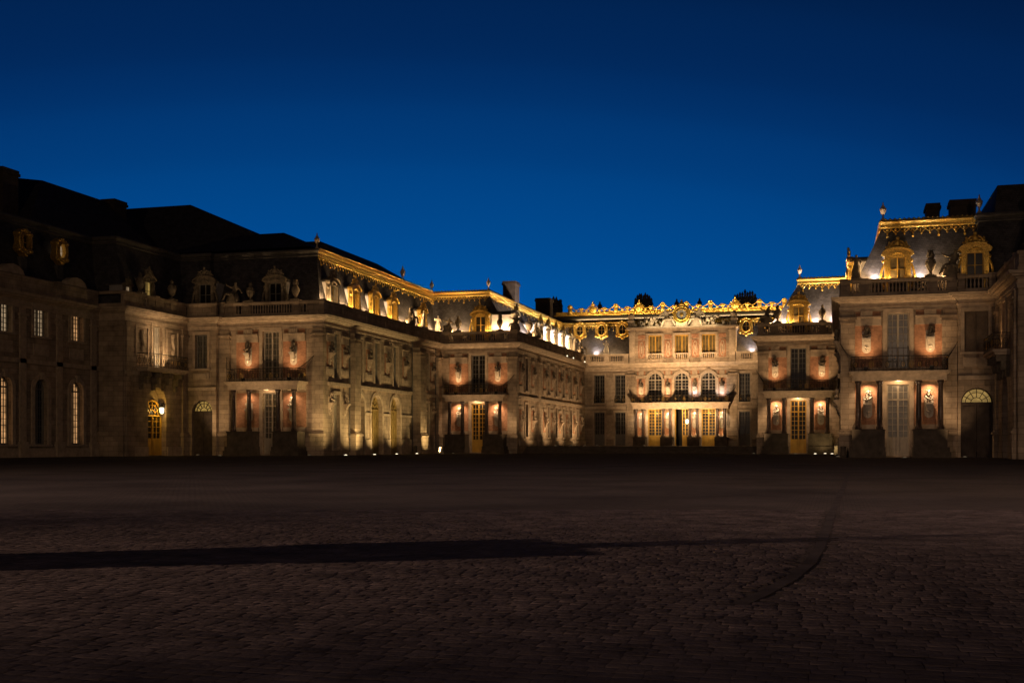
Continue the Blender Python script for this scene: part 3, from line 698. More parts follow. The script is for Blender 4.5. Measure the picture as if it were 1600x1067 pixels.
# --- left wing, nearest the camera
LL = thing('palace_wing', 'dark near left wing with arched ground windows, three of them glowing', 'palace wing', (-59.7, 45, 0), pi/2)
up = [17.6, 22.0, 27.5, 31.6, 36.0]
ops = [(x, .8, 9.4, 11.6) for x in up]+[(x, .78, 1.0, 6.1, True) for x in up]
part('wall', wall_mb(0, 39, 0, 12.4, ops), STONE, LL)
for i, x in enumerate(up):
    part('window_surround', surround(MB(), x, .8, 9.4, 11.6, .26), TRIM, LL)
    part('window_surround', surround(MB(), x, .78, 1.0, 6.1, .34, -.14, arch=True), TRIM, LL)
    part('relief_panel', MB().box(x-.9, x+.9, -.07, -.003, 7.9, 8.8).box(x-.7, x+.7, -.1, -.07, 8.05, 8.65), TRIM, LL)
    window(LL, x, .8, 9.4, 11.6, GREYP, [LITP, LITP, LITP, LITP, LITW][i], 4, 6, y=.35)
    window(LL, x, .78, 1.0, 6.1, GREYP, [LITW, LITW, LITW, GLASS, LITW][i], 4, 9, arch=True, y=.35)
part('string_course', MB().box(0, 39, -.12, -.003, 7.2, 7.55), TRIM, LL); part('plinth_course', MB().box(0, 39, -.1, -.003, 0, .7), TRIM, LL)
for x in [15.4, 19.8, 24.7, 29.5, 33.8, 38.2]:
    part('pilaster', pilaster(MB(), x-.35, x+.35, 0, 11.4, .12, 1.2, 10.5), TRIM, LL)
shell(LL, [0]); coping(LL, [0], [(0, 39)], [15.4, 24.7, 33.8])
mb = MB().prism([(-1.3, 0), (1.3, 0), (1.1, .35), (.6, .62), (0, .72), (-.6, .62), (-1.1, .35)], -.08, .5)
for x in (28.4, 36): part('parapet_pediment', mb.mesh('parapet_pediment', TRIM), None, LL, (x, 0, 13.9))
ro = roofs(LL, [0], gold=False)
m = MB(); m.add([(-63.5, 80, 19), (-63.5, 100, 19), (-90, 100, 19), (-90, 80, 19), (-68, 87.5, 24.5), (-68, 96.8, 24.5), (-90, 96.8, 26.5), (-76, 91, 26.2)],
      [(0, 1, 5, 4), (1, 2, 6, 5), (0, 4, 7, 3), (4, 5, 6, 7), (3, 7, 6, 2)])
part('roof_upper', m.tolocal(LL), SLATE, LL)
chimney(LL, -69, -66, 80, 81.9, 16, 23.9); chimney(LL, -68.7, -67.2, 97, 99, 19, 24.8)
for Y in (69.5, 76.2, 80.6):
    mb = MB().box(-.5, .5, 0, 1.2, -2.6, -1.2, .1, 0)
    o = oval(LL, Y-45, 1.15, 16.75, lit=Y > 80, sc=.78)
    part('dormer_pedestal', MB().box(-.45, .45, 0, 1.0, 12.9, 15.6, .1), LEAD, LL, (Y-45, 1.2, 0))

# --- left corner block: lit niche door, balcony, fanlight door
L1 = thing('palace_pavilion', 'narrow left corner block with a balcony over a glowing yellow arched doorway', 'pavilion', (-57.2, 84, 0), pi/2)
ops = [(4.8, .75, 7.7, 11.3), (4.8, 1.4, 0, 6.0, True)]
part('wall', wall_mb(0, 9.6, 0, 12.4, ops, .75), STONE, L1)
part('wall', MB().box(-59.7, -57.95, 84, 84.7, 0, 12.4).tolocal(L1), STONE, L1)
part('window_surround', surround(MB(), 4.8, .75, 7.7, 11.3, .26, sill=False), TRIM, L1)
n_ = MB().box(3.2, 6.4, .752, .85, 0, 6.3)
part('door_niche', n_, TRIM, L1)
window(L1, 4.8, .75, 7.7, 11.3, CREAM, LITP, 4, 8)
window(L1, 4.8, 1.38, .05, 4.9, YELLOW, GLASS, 4, 4, arch=True, y=.5, panel=1.5, fan=True, name='door')
for xa, xb in ((1.5, 3.4), (6.2, 8.1)):
    t_ = MB()
    for q in ((xa, xb, 8.6, 8.75), (xa, xb, 11.0, 11.15), (xa, xa+.15, 8.75, 11), (xb-.15, xb, 8.75, 11)): t_.box(q[0], q[1], -.1, -.003, q[2], q[3])
    cx = (xa+xb)/2
    t_.tube([(cx+.12*sin(k), -.12, 9.1+k*.24) for k in range(8)], .12, 6).ball((cx, -.1, 9.2), (.2, .14, .3)).ball((cx, -.1, 10.6), (.26, .14, .25))
    part('relief_panel', t_, TRIM, L1, kind='stuff')
part('string_course', MB().box(0, 9.6, -.12, -.003, 6.9, 7.2), TRIM, L1); part('plinth_course', MB().box(0, 3.3, -.14, -.004, 0, .8), TRIM, L1); part('plinth_course', MB().box(6.3, 9.6, -.14, -.004, 0, .8), TRIM, L1)
for xa, xb in ((.1, .9), (8.7, 9.5)): part('pilaster', pilaster(MB(), xa, xb, 0, 11.4, .15, 2.1), STONE, L1)
part('pilaster', pilaster(MB(), -2.4, -.1, 0, 11.4, .12, 2.1).mesh('pilaster', STONE), None, L1, (0, 0, 0), -pi/2)
m = MB().box(1.6, 8.0, -1.15, -.01, 7.42, 7.62).box(1.75, 7.85, -1.0, -.01, 7.25, 7.42)
part('balcony_slab', m, TRIM, L1)
for x in (2.2, 4.0, 5.6, 7.4):
    part('balcony_bracket', MB().box(x-.2, x+.2, -.9, -.01, 6.8, 7.25).box(x-.18, x+.18, -.55, -.01, 6.2, 6.8).box(x-.15, x+.15, -.25, -.01, 5.7, 6.2), WEATH, L1)
railing(L1, 1.65, 7.95, -1.1, -.05, 7.62, 1.15, braces=False)
shell(L1, [1, 2]); coping(L1, [1, 2], [(0, 2.2), (7.4, 9.6), (3.6, 6)], (2.4, 4.8, 7.2)); balusters(L1, [(2.6, 3.6), (6, 7)])
roofs(L1, [1, 2], gold=False)
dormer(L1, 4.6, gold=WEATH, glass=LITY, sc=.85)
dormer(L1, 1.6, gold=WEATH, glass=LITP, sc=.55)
o = thing('wall_lantern', 'small glowing lantern on the side of the yellow arched niche', 'lantern', (-57.35, 89.75, 3.7))
part('lantern_glass', MB().lathe([(.1, 0), (.2, .12), (.22, .5), (.12, .58)], n=6), LAMPM, o); part('lantern_cap', MB().lathe([(.26, .58), (.06, .8), (.04, .95)], n=6), IRON, o); part('bracket', MB().tube([(0, 0, .9), (0, .25, 1.0), (0, .42, .7)], .03, 5), IRON, o)
lamp('POINT', (-57.0, 89.3, 4.0), None, 70, (1, .6, .12), size=.12)

C1 = thing('palace_pavilion', 'shadowed left recess, dark arched door under a yellow fanlight beside the balcony', 'pavilion', (-55.7, 93.6, 0), 0)
ops = [(0, .62, 7.9, 11.0), (.05, 1.05, 0, 5.05, True)]
part('wall', wall_mb(-1.5, 1.5, 0, 12.4, ops, .58), STONE, C1)
part('window_surround', surround(MB(), 0, .62, 7.9, 11, .26), TRIM, C1)
part('relief_panel', MB().box(-.8, .8, -.1, -.003, 6.9, 7.5).box(-.55, .55, -.14, -.1, 7.0, 7.4), TRIM, C1); part('string_course', MB().box(-1.48, 1.48, -.1, -.003, 5.9, 6.2), TRIM, C1)
window(C1, 0, .62, 7.9, 11, GREYP, CURT, 4, 6)
def fan_door(root, x, h, z1):
    zs = z1-h
    o = window(root, x, h, zs-.06, z1, DOORD, LITY, 2, 1, arch=True, y=.32, fan=True, name='fanlight')
    m = MB()
    for e in (-1, 1):
        xa, xb = sorted((e*.02, e*(h-.02))); m.box(xa, xb, .3, .4, .02, zs-.08)
        for za, zb in ((.2, 1.1), (1.3, 2.6), (2.75, zs-.25)):
            if zb > za: m.box(xa+.15, xb-.15, .26, .3, za, zb)
    m.box(-h, h, .24, .45, zs-.08, zs-.0)
    part('door', m, DOORD, root, (x, 0, 0))
fan_door(C1, .05, 1.05, 5.05)
shell(C1, [3, 4]); coping(C1, [3, 4], [(-1.5, 1.5)], [])
roofs(C1, [3, 4], gold=False); dormer(C1, -.1, gold=WEATH, glass=GLASS, sc=1.02)

# --- left front pavilion
P1 = thing('palace_pavilion', 'left front pavilion with dark columns, pale glazed door and dark roof', 'pavilion', (-49, 94.2, 0), 0)
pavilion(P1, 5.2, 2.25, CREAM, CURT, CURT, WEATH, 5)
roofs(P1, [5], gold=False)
m = MB(); m.add([(-62, 97.1, 19.2), (-46.6, 97.1, 19.25), (-46.6, 112, 19.25), (-62, 112, 19.2), (-57, 104, 22.0), (-52.7, 104, 22.0), (-52.7, 106, 22), (-57, 106, 22)],
      [(0, 1, 5, 4), (1, 2, 6, 5), (2, 3, 7, 6), (3, 0, 4, 7), (4, 5, 6, 7)])
m.add([(-95, 101, 19.2), (-49.5, 101.2, 19.2), (-49.5, 115, 19.2), (-95, 115, 19.2), (-95, 108, 26.3), (-65.6, 108, 26.3), (-65.6, 108.5, 26.3), (-95, 108.5, 26.3)],
      [(0, 1, 5, 4), (1, 2, 6, 5), (2, 3, 7, 6), (3, 0, 4, 7), (4, 5, 6, 7)])
part('roof_upper', m.tolocal(P1), SLATE, P1)

# --- left inner wing along the court
W1 = thing('palace_wing', 'left inner court wing with three arched doorways and a gilt edged roof', 'palace wing', (-43.8, 94.2, 0), pi/2)
arch = [(7.9, 1.2), (12.2, 1.45), (17.2, 1.45)]
uw = [2.6, 7.9, 12.3, 17.3, 26.7]
ops = [(x, .68, 7.0, 11.1) for x in uw]+[(x, h, 0, 5.9, True) for x, h in arch]+[(2.6, .68, .6, 5.6), (26.7, .68, .6, 5.6)]
part('wall', wall_mb(.72, 31.3, 0, 12.4, ops), STONE, W1)
for x in uw:
    part('window_surround', surround(MB(), x, .68, 7.0, 11.1, .22, sill=False), TRIM, W1)
    window(W1, x, .68, 7.0, 11.1, GREYP, GLASS, 4, 8)
for x in (2.6, 26.7):
    part('window_surround', surround(MB(), x, .68, .6, 5.6, .22), TRIM, W1)
    window(W1, x, .68, .6, 5.6, CREAM, CURT if x < 9 else GLASS, 4, 8)
for x, h in arch:
    part('arch_surround', surround(MB(), x, h, 0, 5.9, .3, -.08, arch=True, sill=False), TRIM, W1)
    window(W1, x, h-.02, .02, 5.88, WOOD, CURTY, 4, 3, arch=True, y=.42, panel=1.6, fan=True, name='arched_door')
wb = [1.15, 4.4, 10.1, 14.9, 19.9, 25.2, 28.4]
t_ = Pieces()
for x in wb:
    part('brick_panel', MB().box(x-.62, x+.62, -.03, -.003, 8.0, 10.2), BRICK, W1)
    t_.n().box(x-.75, x+.75, -.14, -.004, 10.25, 10.85).box(x-.8, x+.8, -.24, -.004, 10.85, 10.95); t_.n().box(x-.75, x+.75, -.12, -.003, 7.3, 7.95).box(x-.55, x+.55, -.16, -.12, 7.4, 7.8)
for q in ((.75, 5.4), (7.3, 21.8), (24.3, 31.2)): t_.n().box(*q, -.2, -.004, 6.3, 6.62)
for xa, xb in ((9.15, 10.7), (13.7, 15.7), (18.7, 21.8)): t_.n().box(xa, xb, -.14, -.004, 0, 1.5); t_.n().box(xa, xb, -.12, -.004, 3.9, 4.1)
t_.link('stone_dressing', TRIM, W1)
for xa, xb, p in ((5.6, 7.0, .55), (22.2, 24.1, .95), (29.9, 31.15, .3), (.0, .7, .001)):
    if p > .1: part('pilaster', pilaster(MB(), xa, xb, 0, 11.4, p), STONE, W1)
part('wall', MB().box(.715, .74, -.002, .1, 0, 12.3), STONE, W1)
for x in (29.4, 5.35, 21.9): part('downpipe', MB().tube([(x, -.12, .3), (x, -.12, 11.9)], .06, 6), LEAD, W1)
for i, x in enumerate(wb): bust(W1, x, 8.1, f'{ORD[i]} bust from the near end, upper row of the left inner wing')
for i, x in enumerate((1.15, 4.4, 25.2, 28.4)): bust(W1, x, 3.6, f'{ORD[i]} bust from the near end, lower row of the left inner wing')
shell(W1, [6]); coping(W1, [6], [(0, 31.3)], [4.4, 9.9, 14.9, 19.9, 25.3, 30.5])
roofs(W1, [6])
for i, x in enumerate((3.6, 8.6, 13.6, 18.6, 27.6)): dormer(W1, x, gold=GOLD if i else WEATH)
m = MB(); m.add([(-64, 107.5, 19.2), (-47.2, 107.5, 19.2), (-47.2, 131, 19.2), (-64, 131, 19.2), (-58, 110.8, 22.3), (-52, 110.8, 22.3), (-52, 126.6, 22.3), (-58, 126.6, 22.3)],
      [(0, 1, 5, 4), (1, 2, 6, 5), (2, 3, 7, 6), (3, 0, 4, 7), (4, 5, 6, 7)])
part('roof_upper', m.tolocal(W1), SLATE, W1)

# --- left and right rear pavilions
P2 = thing('palace_pavilion', 'left rear pavilion with yellow door between dark columns and a gold dormer', 'pavilion', (-39.2, 125.5, 0), 0)
pavilion(P2, 4.6, 2.35, YELLOW, GLASS, GLASS, GOLD, 7)
roofs(P2, [7]); chimney(P2, -40.2, -38.6, 139, 141, 18, 21.5)
P3 = thing('palace_pavilion', 'right rear pavilion with yellow door, gold dormer and white lit slates', 'pavilion', (-3.75, 125.5, 0), 0)
pavilion(P3, 4.2, 2.4, YELLOW, GLASS, GLASS, GOLD, 11)
roofs(P3, [11])
P4 = thing('palace_pavilion', 'right front pavilion with pale glazed door, orange brick panels and gold dormer', 'pavilion', (4.7, 94.2, 0), 0)
pavilion(P4, 4.3, 2.35, CREAM, CURT, CURT, GOLD, 13)
roofs(P4, [13]); chimney(P4, 7.7, 8.8, 107, 109, 18, 22.1); chimney(P4, 9.1, 11.1, 101, 102.5, 18, 21.1)

# --- marble court side wings
def court_wing(root, L_, wins, busts, pil, seg, side):
    ops = [(x, .6, 7.2, 11.0) for x in wins]+[(x, .6, 1.9, 5.7) for x in wins]
    part('wall', wall_mb(.72, L_, 0, 12.4, ops), STONE, root)
    t_ = Pieces()
    for x in wins:
        part('window_surround', surround(MB(), x, .6, 7.2, 11, .2), TRIM, root); part('window_surround', surround(MB(), x, .6, 1.9, 5.7, .2), TRIM, root)
        window(root, x, .6, 7.2, 11, GREYP, GLASS, 4, 7); window(root, x, .6, 1.9, 5.7, GREYP, GLASS, 4, 7)
    for x in busts:
        for z in (7.9, 2.5): part('brick_panel', MB().box(x-.62, x+.62, -.03, -.003, z, z+2.5), BRICK, root)
        t_.n().box(x-.75, x+.75, -.12, -.004, 10.5, 10.9); t_.n().box(x-.7, x+.7, -.1, -.003, 7.1, 7.7); t_.n().box(x-.75, x+.75, -.12, -.004, 5.1, 5.4)
    t_.n().box(.75, L_-.1, -.2, -.004, 6.2, 6.55); t_.n().box(.75, L_-.1, -.16, -.004, .85, 1.5)
    t_.link('stone_dressing', TRIM, root)
    for x in pil: part('pilaster', pilaster(MB(), x-.5, x+.5, .8, 11.4, .25), STONE, root)
    for i, x in enumerate(busts):
        if side == 'left' or i < 4:
            bust(root, x, 8.1, f'{ORD[i]} bust from the near end, upper row of the {side} marble court wing')
            bust(root, x, 2.7, f'{ORD[i]} bust from the near end, lower row of the {side} marble court wing')
    shell(root, [seg]); coping(root, [seg], [(0, L_)], [8, 16, 24, 32])
    roofs(root, [seg])
W2 = thing('palace_wing', 'left marble court wing with a row of busts and bright floodlit dormers above', 'palace wing', (-34.6, 125.5, 0), pi/2)
court_wing(W2, 36.5, [3.9, 14.6, 18.7, 22.9, 27.2, 31.5], [1.5, 6.9, 12.6, 16.6, 20.8, 25, 29.4, 33.6], [9.6], 8, 'left')
for x in (2.2, 13.5, 17.5, 21.6, 25.9, 30.2): dormer(W2, x, gold=MARBLE, cm=GOLD)  # white floodlight glare put into the colour: marble fronts instead of gilding
chimney(W2, -43.2, -41, 167, 169, 18, 22.9)
W3 = thing('palace_wing', 'right marble court wing hidden behind the right rear pavilion', 'palace wing', (-8, 162, 0), -pi/2)
court_wing(W3, 35.7, [4, 8.5, 13, 17.5, 22], [2, 6.2, 10.8, 15.2, 19.8], [26], 10, 'right')
W4 = thing('palace_wing', 'right inner court wing seen edge on beside the right rear pavilion', 'palace wing', (.4, 125.5, 0), -pi/2)
part('wall', wall_mb(0, 30.6, 0, 12.4, [(x, .68, 7, 11.1) for x in (4, 9, 14, 19, 28)]), STONE, W4)
for x in (4, 9, 14, 19, 28): part('window_surround', surround(MB(), x, .68, 7, 11.1, .22), TRIM, W4); window(W4, x, .68, 7, 11.1, GREYP, GLASS, 4, 8)
part('string_course', MB().box(0, 30.5, -.2, -.004, 6.3, 6.62), TRIM, W4); part('plinth_course', MB().box(0, 30.5, -.14, -.004, 0, 1.6), TRIM, W4)
for i, x in enumerate((29.6, 26.2, 16.5)):
    bust(W4, x, 8.1, f'{ORD[i]} bust in profile from the near end, upper row of the right inner wing'); bust(W4, x, 3.4, f'{ORD[i]} bust in profile from the near end, lower row of the right inner wing')
shell(W4, [12]); coping(W4, [12], [(0, 31.3)], [5, 12, 20, 28]); roofs(W4, [12])
for x in (26.5, 19): dormer(W4, x)

# --- right recess and right corner block
C4 = thing('palace_pavilion', 'shadowed right recess with shutters above a dark door with yellow fanlight', 'pavilion', (10.35, 93.6, 0), 0)
part('wall', wall_mb(-1.35, 1.35, 0, 12.4, [(-.05, .85, 8.0, 11.1), (0, 1.15, 0, 5.3, True)], .58), STONE, C4)
part('window_surround', surround(MB(), -.05, .85, 8, 11.1, .26), TRIM, C4)
part('shutter', MB().box(-.88, -.07, .2, .28, 8.02, 11.08).box(-.75, -.2, .16, .2, 8.2, 10.9), SHUT, C4); part('shutter', MB().box(-.03, .78, .2, .28, 8.02, 11.08).box(.1, .65, .16, .2, 8.2, 10.9), SHUT, C4)
part('relief_panel', MB().box(-1.0, 1.0, -.1, -.003, 6.9, 7.6).box(-.75, .75, -.14, -.1, 7.0, 7.5), TRIM, C4); part('string_course', MB().box(-1.33, 1.33, -.1, -.003, 5.9, 6.2), TRIM, C4)
fan_door(C4, 0, 1.15, 5.3)
shell(C4, [14, 15]); coping(C4, [14, 15], [(-1.3, -1.1)], [-1.1, 1.1]); balusters(C4, [(-.85, .85)])
R1 = thing('palace_pavilion', 'dark right corner block at the picture edge with a small lit balcony', 'pavilion', (11.7, 93.6, 0), -pi/2)
part('wall', wall_mb(0, 10.05, 0, 12.4, [(4.6, .75, 7.7, 11.2), (4.6, 1.4, 0, 6, True)]), STONE, R1)
part('wall', MB().box(11.7, 14.2, 82.8, 83.5, 0, 12.4).tolocal(R1), STONE, R1)
part('window_surround', surround(MB(), 4.6, .75, 7.7, 11.2, .26, sill=False), TRIM, R1); window(R1, 4.6, .75, 7.7, 11.2, CREAM, CURT, 4, 8)
window(R1, 4.6, 1.4, .05, 5.95, DOORD, GLASS, 4, 4, arch=True, y=.5, panel=1.5, fan=True, name='door')
for xa, xb in ((.3, 1.1), (8.9, 10.0)): part('pilaster', pilaster(MB(), xa, xb, 0, 11.4, .15, 2.1), STONE, R1)
part('balcony_slab', MB().box(1.9, 7.4, -1.15, -.01, 7.42, 7.62).box(2.05, 7.25, -1.0, -.01, 7.25, 7.42), TRIM, R1)
for x in (2.4, 3.9, 5.3, 6.9):
    part('balcony_bracket', MB().box(x-.2, x+.2, -.9, -.01, 6.8, 7.25).box(x-.18, x+.18, -.55, -.01, 6.2, 6.8).box(x-.15, x+.15, -.25, -.01, 5.7, 6.2), WEATH, R1)
railing(R1, 1.95, 7.35, -1.1, -.05, 7.62, 1.15, braces=False)
shell(R1, [16, 17]); coping(R1, [16, 17], [(0, 10.8)], [5, 9])
PR4 = [(9, 106), (9, 93.6), (11.7, 93.6), (11.7, 82.8), (14.2, 82.8), (14.2, 45)]
roofs(R1, [0, 1, 2, 3], PR4, [1.8, 2.6, 2.6, 2.6, 2.6], gold=False)
dormer(C4, -.05, gold=GOLD, glass=GLASS)
m = MB().box(12.1, 40, 98, 118, 18.9, 21.7, .4, 1.2); part('roof_upper', m.tolocal(R1), SLATE, R1)
part('wall', MB().box(14.2, 14.9, 45, 82.8, 0, 12.4).tolocal(R1), STONE, R1)

# --- main building closing the marble court
MN = thing('palace_building', 'central building with arched balcony windows, clock and gilded roof crest', 'palace', (-20.75, 162, 0), 0)
aw = [-3.75, 0, 3.75]; ow = [-11.7, -8.7, 8.7, 11.7]
ops = [(x, 1.0, 7.0, 11.1, True) for x in aw]+[(x, .95, .82, 6.0) for x in aw]+[(x, .75, 6.9, 10.9) for x in ow]+[(x, .75, .9, 5.6) for x in ow]
part('wall', wall_mb(-13.85, 12.75, 0, 12.4, ops), STONE, MN)
bu = [-5.7, -1.9, 1.85, 5.6]
t_ = Pieces()
for x in aw:
    part('window_surround', surround(MB(), x, 1.0, 7.0, 11.1, .36, -.16, arch=True, sill=False), TRIM, MN)
    window(MN, x, 1.0, 7.0, 11.1, CREAM, GLASS, 4, 7, arch=True)
    part('door_surround', surround(MB(), x, .95, .82, 6, .26, -.1, sill=False), TRIM, MN)
    if x: window(MN, x, .95, .82, 6, YELLOW, GLASS, 4, 7, panel=1.5, transom=4.6, name='door')
    else:
        window(MN, x+.5, .45, .82, 6, YELLOW, GLASS, 2, 7, panel=1.5, name='door')
        part('door', MB().box(-.95, -.88, .2, 1.1, .84, 5.98).box(-.93, -.9, .18, 1.1, 1.0, 2.2), YELLOW, MN)
        part('dark_passage', MB().box(-.95, .0, 3.5, 3.6, .8, 6), GLASS, MN)
for x in ow:
    part('window_surround', surround(MB(), x, .75, 6.9, 10.9, .26), TRIM, MN); window(MN, x, .75, 6.9, 10.9, GREYP, GLASS, 4, 7)
    part('door_surround', surround(MB(), x, .75, .9, 5.6, .22, sill=False), TRIM, MN); window(MN, x, .75, .9, 5.6, GREYP, GLASS, 4, 5, panel=1.6, name='door')
    railing(MN, x-.75, x+.75, -.25, -.05, 6.9, 1.0, braces=False)
for x in bu:
    part('brick_panel', MB().box(x-.62, x+.62, -.03, -.003, 7.4, 10.3), BRICK, MN); part('brick_panel', MB().box(x-.55, x+.55, -.03, -.003, 2.3, 5.7), BRICK, MN)
    t_.n().box(x-.72, x+.72, -.16, -.004, 10.3, 10.75); t_.n().box(x-.35, x+.35, -.1, -.031, 10.78, 11.35)
    part('brick_panel', MB().box(x-.6, x+.6, -.03, -.003, 10.76, 11.36), BRICK, MN)
for x in (-10.2, 10.2): t_.n().box(x-.5, x+.5, -.12, -.003, 7.4, 10.6).box(x-.3, x+.3, -.17, -.12, 7.7, 10.3); t_.n().box(x-.5, x+.5, -.12, -.003, 1.8, 5.2); t_.n().box(x-.5, x+.5, -.1, -.003, 6.5, 7.2)
t_.n().box(-13.8, -7.8, -.2, -.004, 6.1, 6.45); t_.n().box(7.8, 12.7, -.2, -.004, 6.1, 6.45)
t_.link('stone_dressing', TRIM, MN)
for x in (-7.15, 7.15): part('pilaster', pilaster(MB(), x-.6, x+.6, .8, 11.4, .2, 2.6), STONE, MN)
m = MB().box(-6.6, 6.6, -1.75, -.003, 5.98, 6.45).box(-6.75, 6.75, -1.9, -.004, 6.45, 6.72).box(-6.9, 6.9, -2.05, -.005, 6.72, 6.86)
part('portico_entablature', m, TRIM, MN)
for x in bu:
    part('pedestal', MB().box(x-.85, x+.85, -1.9, -.25, .8, 1.95).box(x-.9, x+.9, -1.95, -.25, 1.95, 2.06), DARKST, MN)
    for e in (-.5, .5):
        o = part('column', COLM, None, MN, (x+e, -1.4, 2.06)); o.scale = (1, 1, 1.05)
railing(MN, -6.7, 6.7, -1.85, -.2, 6.86, 1.05)
shell(MN, [9])
# attic storey with three windows
at = [-3.75, 0, 3.75]
part('attic_wall', MB().merge(wall_mb(-7.45, 7.45, 12.54, 17.2, [(x, .95, 13.05, 16.4) for x in at], 4), Matrix.Translation((0, .12, 0))), STONE, MN)
t_ = Pieces()
for x in at:
    t_.n().merge(surround(MB(), x, .95, 13.05, 16.4, .28, -.1, sill=False), Matrix.Translation((0, .12, 0)))
    o = window(MN, x, .95, 13.05, 16.4, YELLOW, BLIND, 4, 1, y=.5)
for x in (-5.65, -1.9, 1.9, 5.65):
    part('brick_panel', MB().box(x-.5, x+.5, .08, .117, 15.9, 16.5), BRICK, MN)
    mm = MB().box(x-.5, x+.5, .06, .117, 13.2, 15.7); part('brick_panel', mm, BRICK, MN)
    q = t_.n().tube([(x+.26*sin(a*pi/8), .03, 14.45+1.05*cos(a*pi/8)) for a in range(17)], .07, 5); q.ball((x, .03, 14.45), (.12, .06, .6), 6, 5)
for x in (-7.0, 7.0): t_.n().box(x-.4, x+.4, .0, .117, 12.6, 17.15).box(x-.5, x+.5, -.05, .116, 16.7, 16.95)
t_.n().box(-7.6, 7.6, -.1, 4.2, 17.2, 17.32).box(-7.8, 7.8, -.3, 4.4, 17.32, 17.55)
t_.link('stone_dressing', TRIM, MN)
balusters(MN, [(x-.95, x+.95) for x in at], y=-.05, z=12.95); 
for x in at: part('balustrade_rail', MB().box(x-1.1, x+1.1, -.15, .05, 13.72, 13.85), TRIM, MN); part('balustrade_plinth', MB().box(x-1.1, x+1.1, -.15, .05, 12.56, 12.95), TRIM, MN)
# side balustrades
for xa, xb in ((-13.8, -7.5), (7.5, 12.7)):
    t_ = MB()
    t_.box(xa, xb, .02, .44, 12.56, 12.86).box(xa, xb, -.03, .46, 13.64, 13.88)
    for x in (xa+.4, (xa+xb)/2, xb-.4): t_.box(x-.35, x+.35, .0, .45, 12.87, 13.63)
    balusters(MN, [(xa+.75, (xa+xb)/2-.35), ((xa+xb)/2+.35, xb-.75)])
    part('parapet', t_, TRIM, MN)
roofs(MN, [9], terr=False)
m = MB().add([(-48, 165.7, ZR-.02), (6, 165.7, ZR-.02), (6, 171.1, 20.5), (-48, 171.1, 20.5), (6, 190, 20.4), (-48, 190, 20.4)], [(0, 1, 2, 3), (3, 2, 4, 5)])
part('roof_upper', m.tolocal(MN), LEAD, MN)
for x in (-15.0, -11.8, -8.75, 8.75, 11.9): oval(MN, x, 2.0, 17.55, sc=.98)
# gilded crest along the ridge
cr = MB().box(-20.6, 13.9, 9.1, 9.5, 20.35, 20.52).box(-20.6, 13.9, 9.05, 9.55, 20.52, 20.6).box(-20.3, 13.8, 9.38, 9.46, 20.6, 21.15)
crest = part('gilded_crest', cr, GOLD, MN)
def post(big):
    m = MB().box(-.3, .3, -.1, .3, 0, 1.1).ball((0, -.08, .55), (.3, .16, .4), 8, 6)
    if big:
        m.ball((0, -.12, .75), (.62, .2, .62), 10, 6).ball((0, -.2, .8), (.3, .2, .35), 8, 6).ball((0, -.1, 1.55), (.26, .16, .26)).ball((0, -.1, 1.9), (.12, .12, .2), 6, 4)
        for k in range(9):
            a = pi*k/8; m.octa((.78*cos(a), -.05, .8+.7*sin(a)), .12, .08, .14)
        for e in (-1, 1): m.ball((e*.62, -.1, .2), (.3, .16, .2))
    else:
        for k in range(7):
            a = pi*k/6; m.ball((.3*cos(a), -.08, 1.2+.3*sin(a)), (.13, .1, .16), 6, 4)
        m.ball((0, -.1, 1.2), (.3, .14, .25))
    return m
def middle():
    m = MB().box(-.14, .14, -.08, .2, 0, 1.0).ball((0, -.1, .8), (.34, .14, .24)).octa((-.3, -.1, .95), .16, .08, .2).octa((.3, -.1, .95), .16, .08, .2).ball((-.28, -.08, .25), (.28, .14, .18)).ball((.28, -.08, .25), (.28, .14, .18)).ball((0, -.1, 1.0), (.13, .1, .12))
    return m
PB, PS, PM = post(True).mesh('crest_mask', GOLD, True), post(False).mesh('crest_shell', GOLD, True), middle().mesh('crest_flower', GOLD, True)
sw = MB()
nx = 10; xs = [-18.1+3.53*i for i in range(nx)]
for i, x in enumerate(xs):
    part('crest_mask' if i % 3 == 1 or i == 9 else 'crest_shell', PB if i in (1, 3, 7) else PS, None, crest, (x, 9.2, 20.6))
    if i < nx-1:
        part('crest_flower', PM, None, crest, (x+1.765, 9.2, 20.6))
        for a, b2 in ((x+.3, x+1.65), (x+1.88, x+3.23)):
            hi, lo = (1.15, .95) if a < x+1 else (.95, 1.15)
            sw.tube([(a+(b2-a)*k/6, 9.1, 20.72+hi+(lo-hi)*k/6-.4*sin(pi*k/6)) for k in range(7)], .085, 5)
            sw.ball(((a+b2)/2, 9.1, 21.2), (.16, .12, .2), 6, 4)
for k in range(115):
    x = -18.0+k*.277; sw.tube([(x-.1, 9.12, 20.6), (x-.05, 9.08, 20.8+.12*(k % 2)), (x+.08, 9.08, 20.86+.08*(k % 3)), (x+.12, 9.12, 20.66)], .05, 4)
part('festoon', sw, GOLD, crest, kind='stuff')
sc = MB().tube([(13.9+.35*k, 9.2, 20.8+.03*k+.09*k*k*.55) for k in range(5)], .3, 6); sc.ball((15.4, 9.1, 22.3), (.3, .2, .5)).ball((15.0, 9.1, 21.8), (.35, .2, .3)).ball((15.6, 9.1, 22.8), (.14, .12, .25))
part('crest_scroll', sc, GOLD, crest)
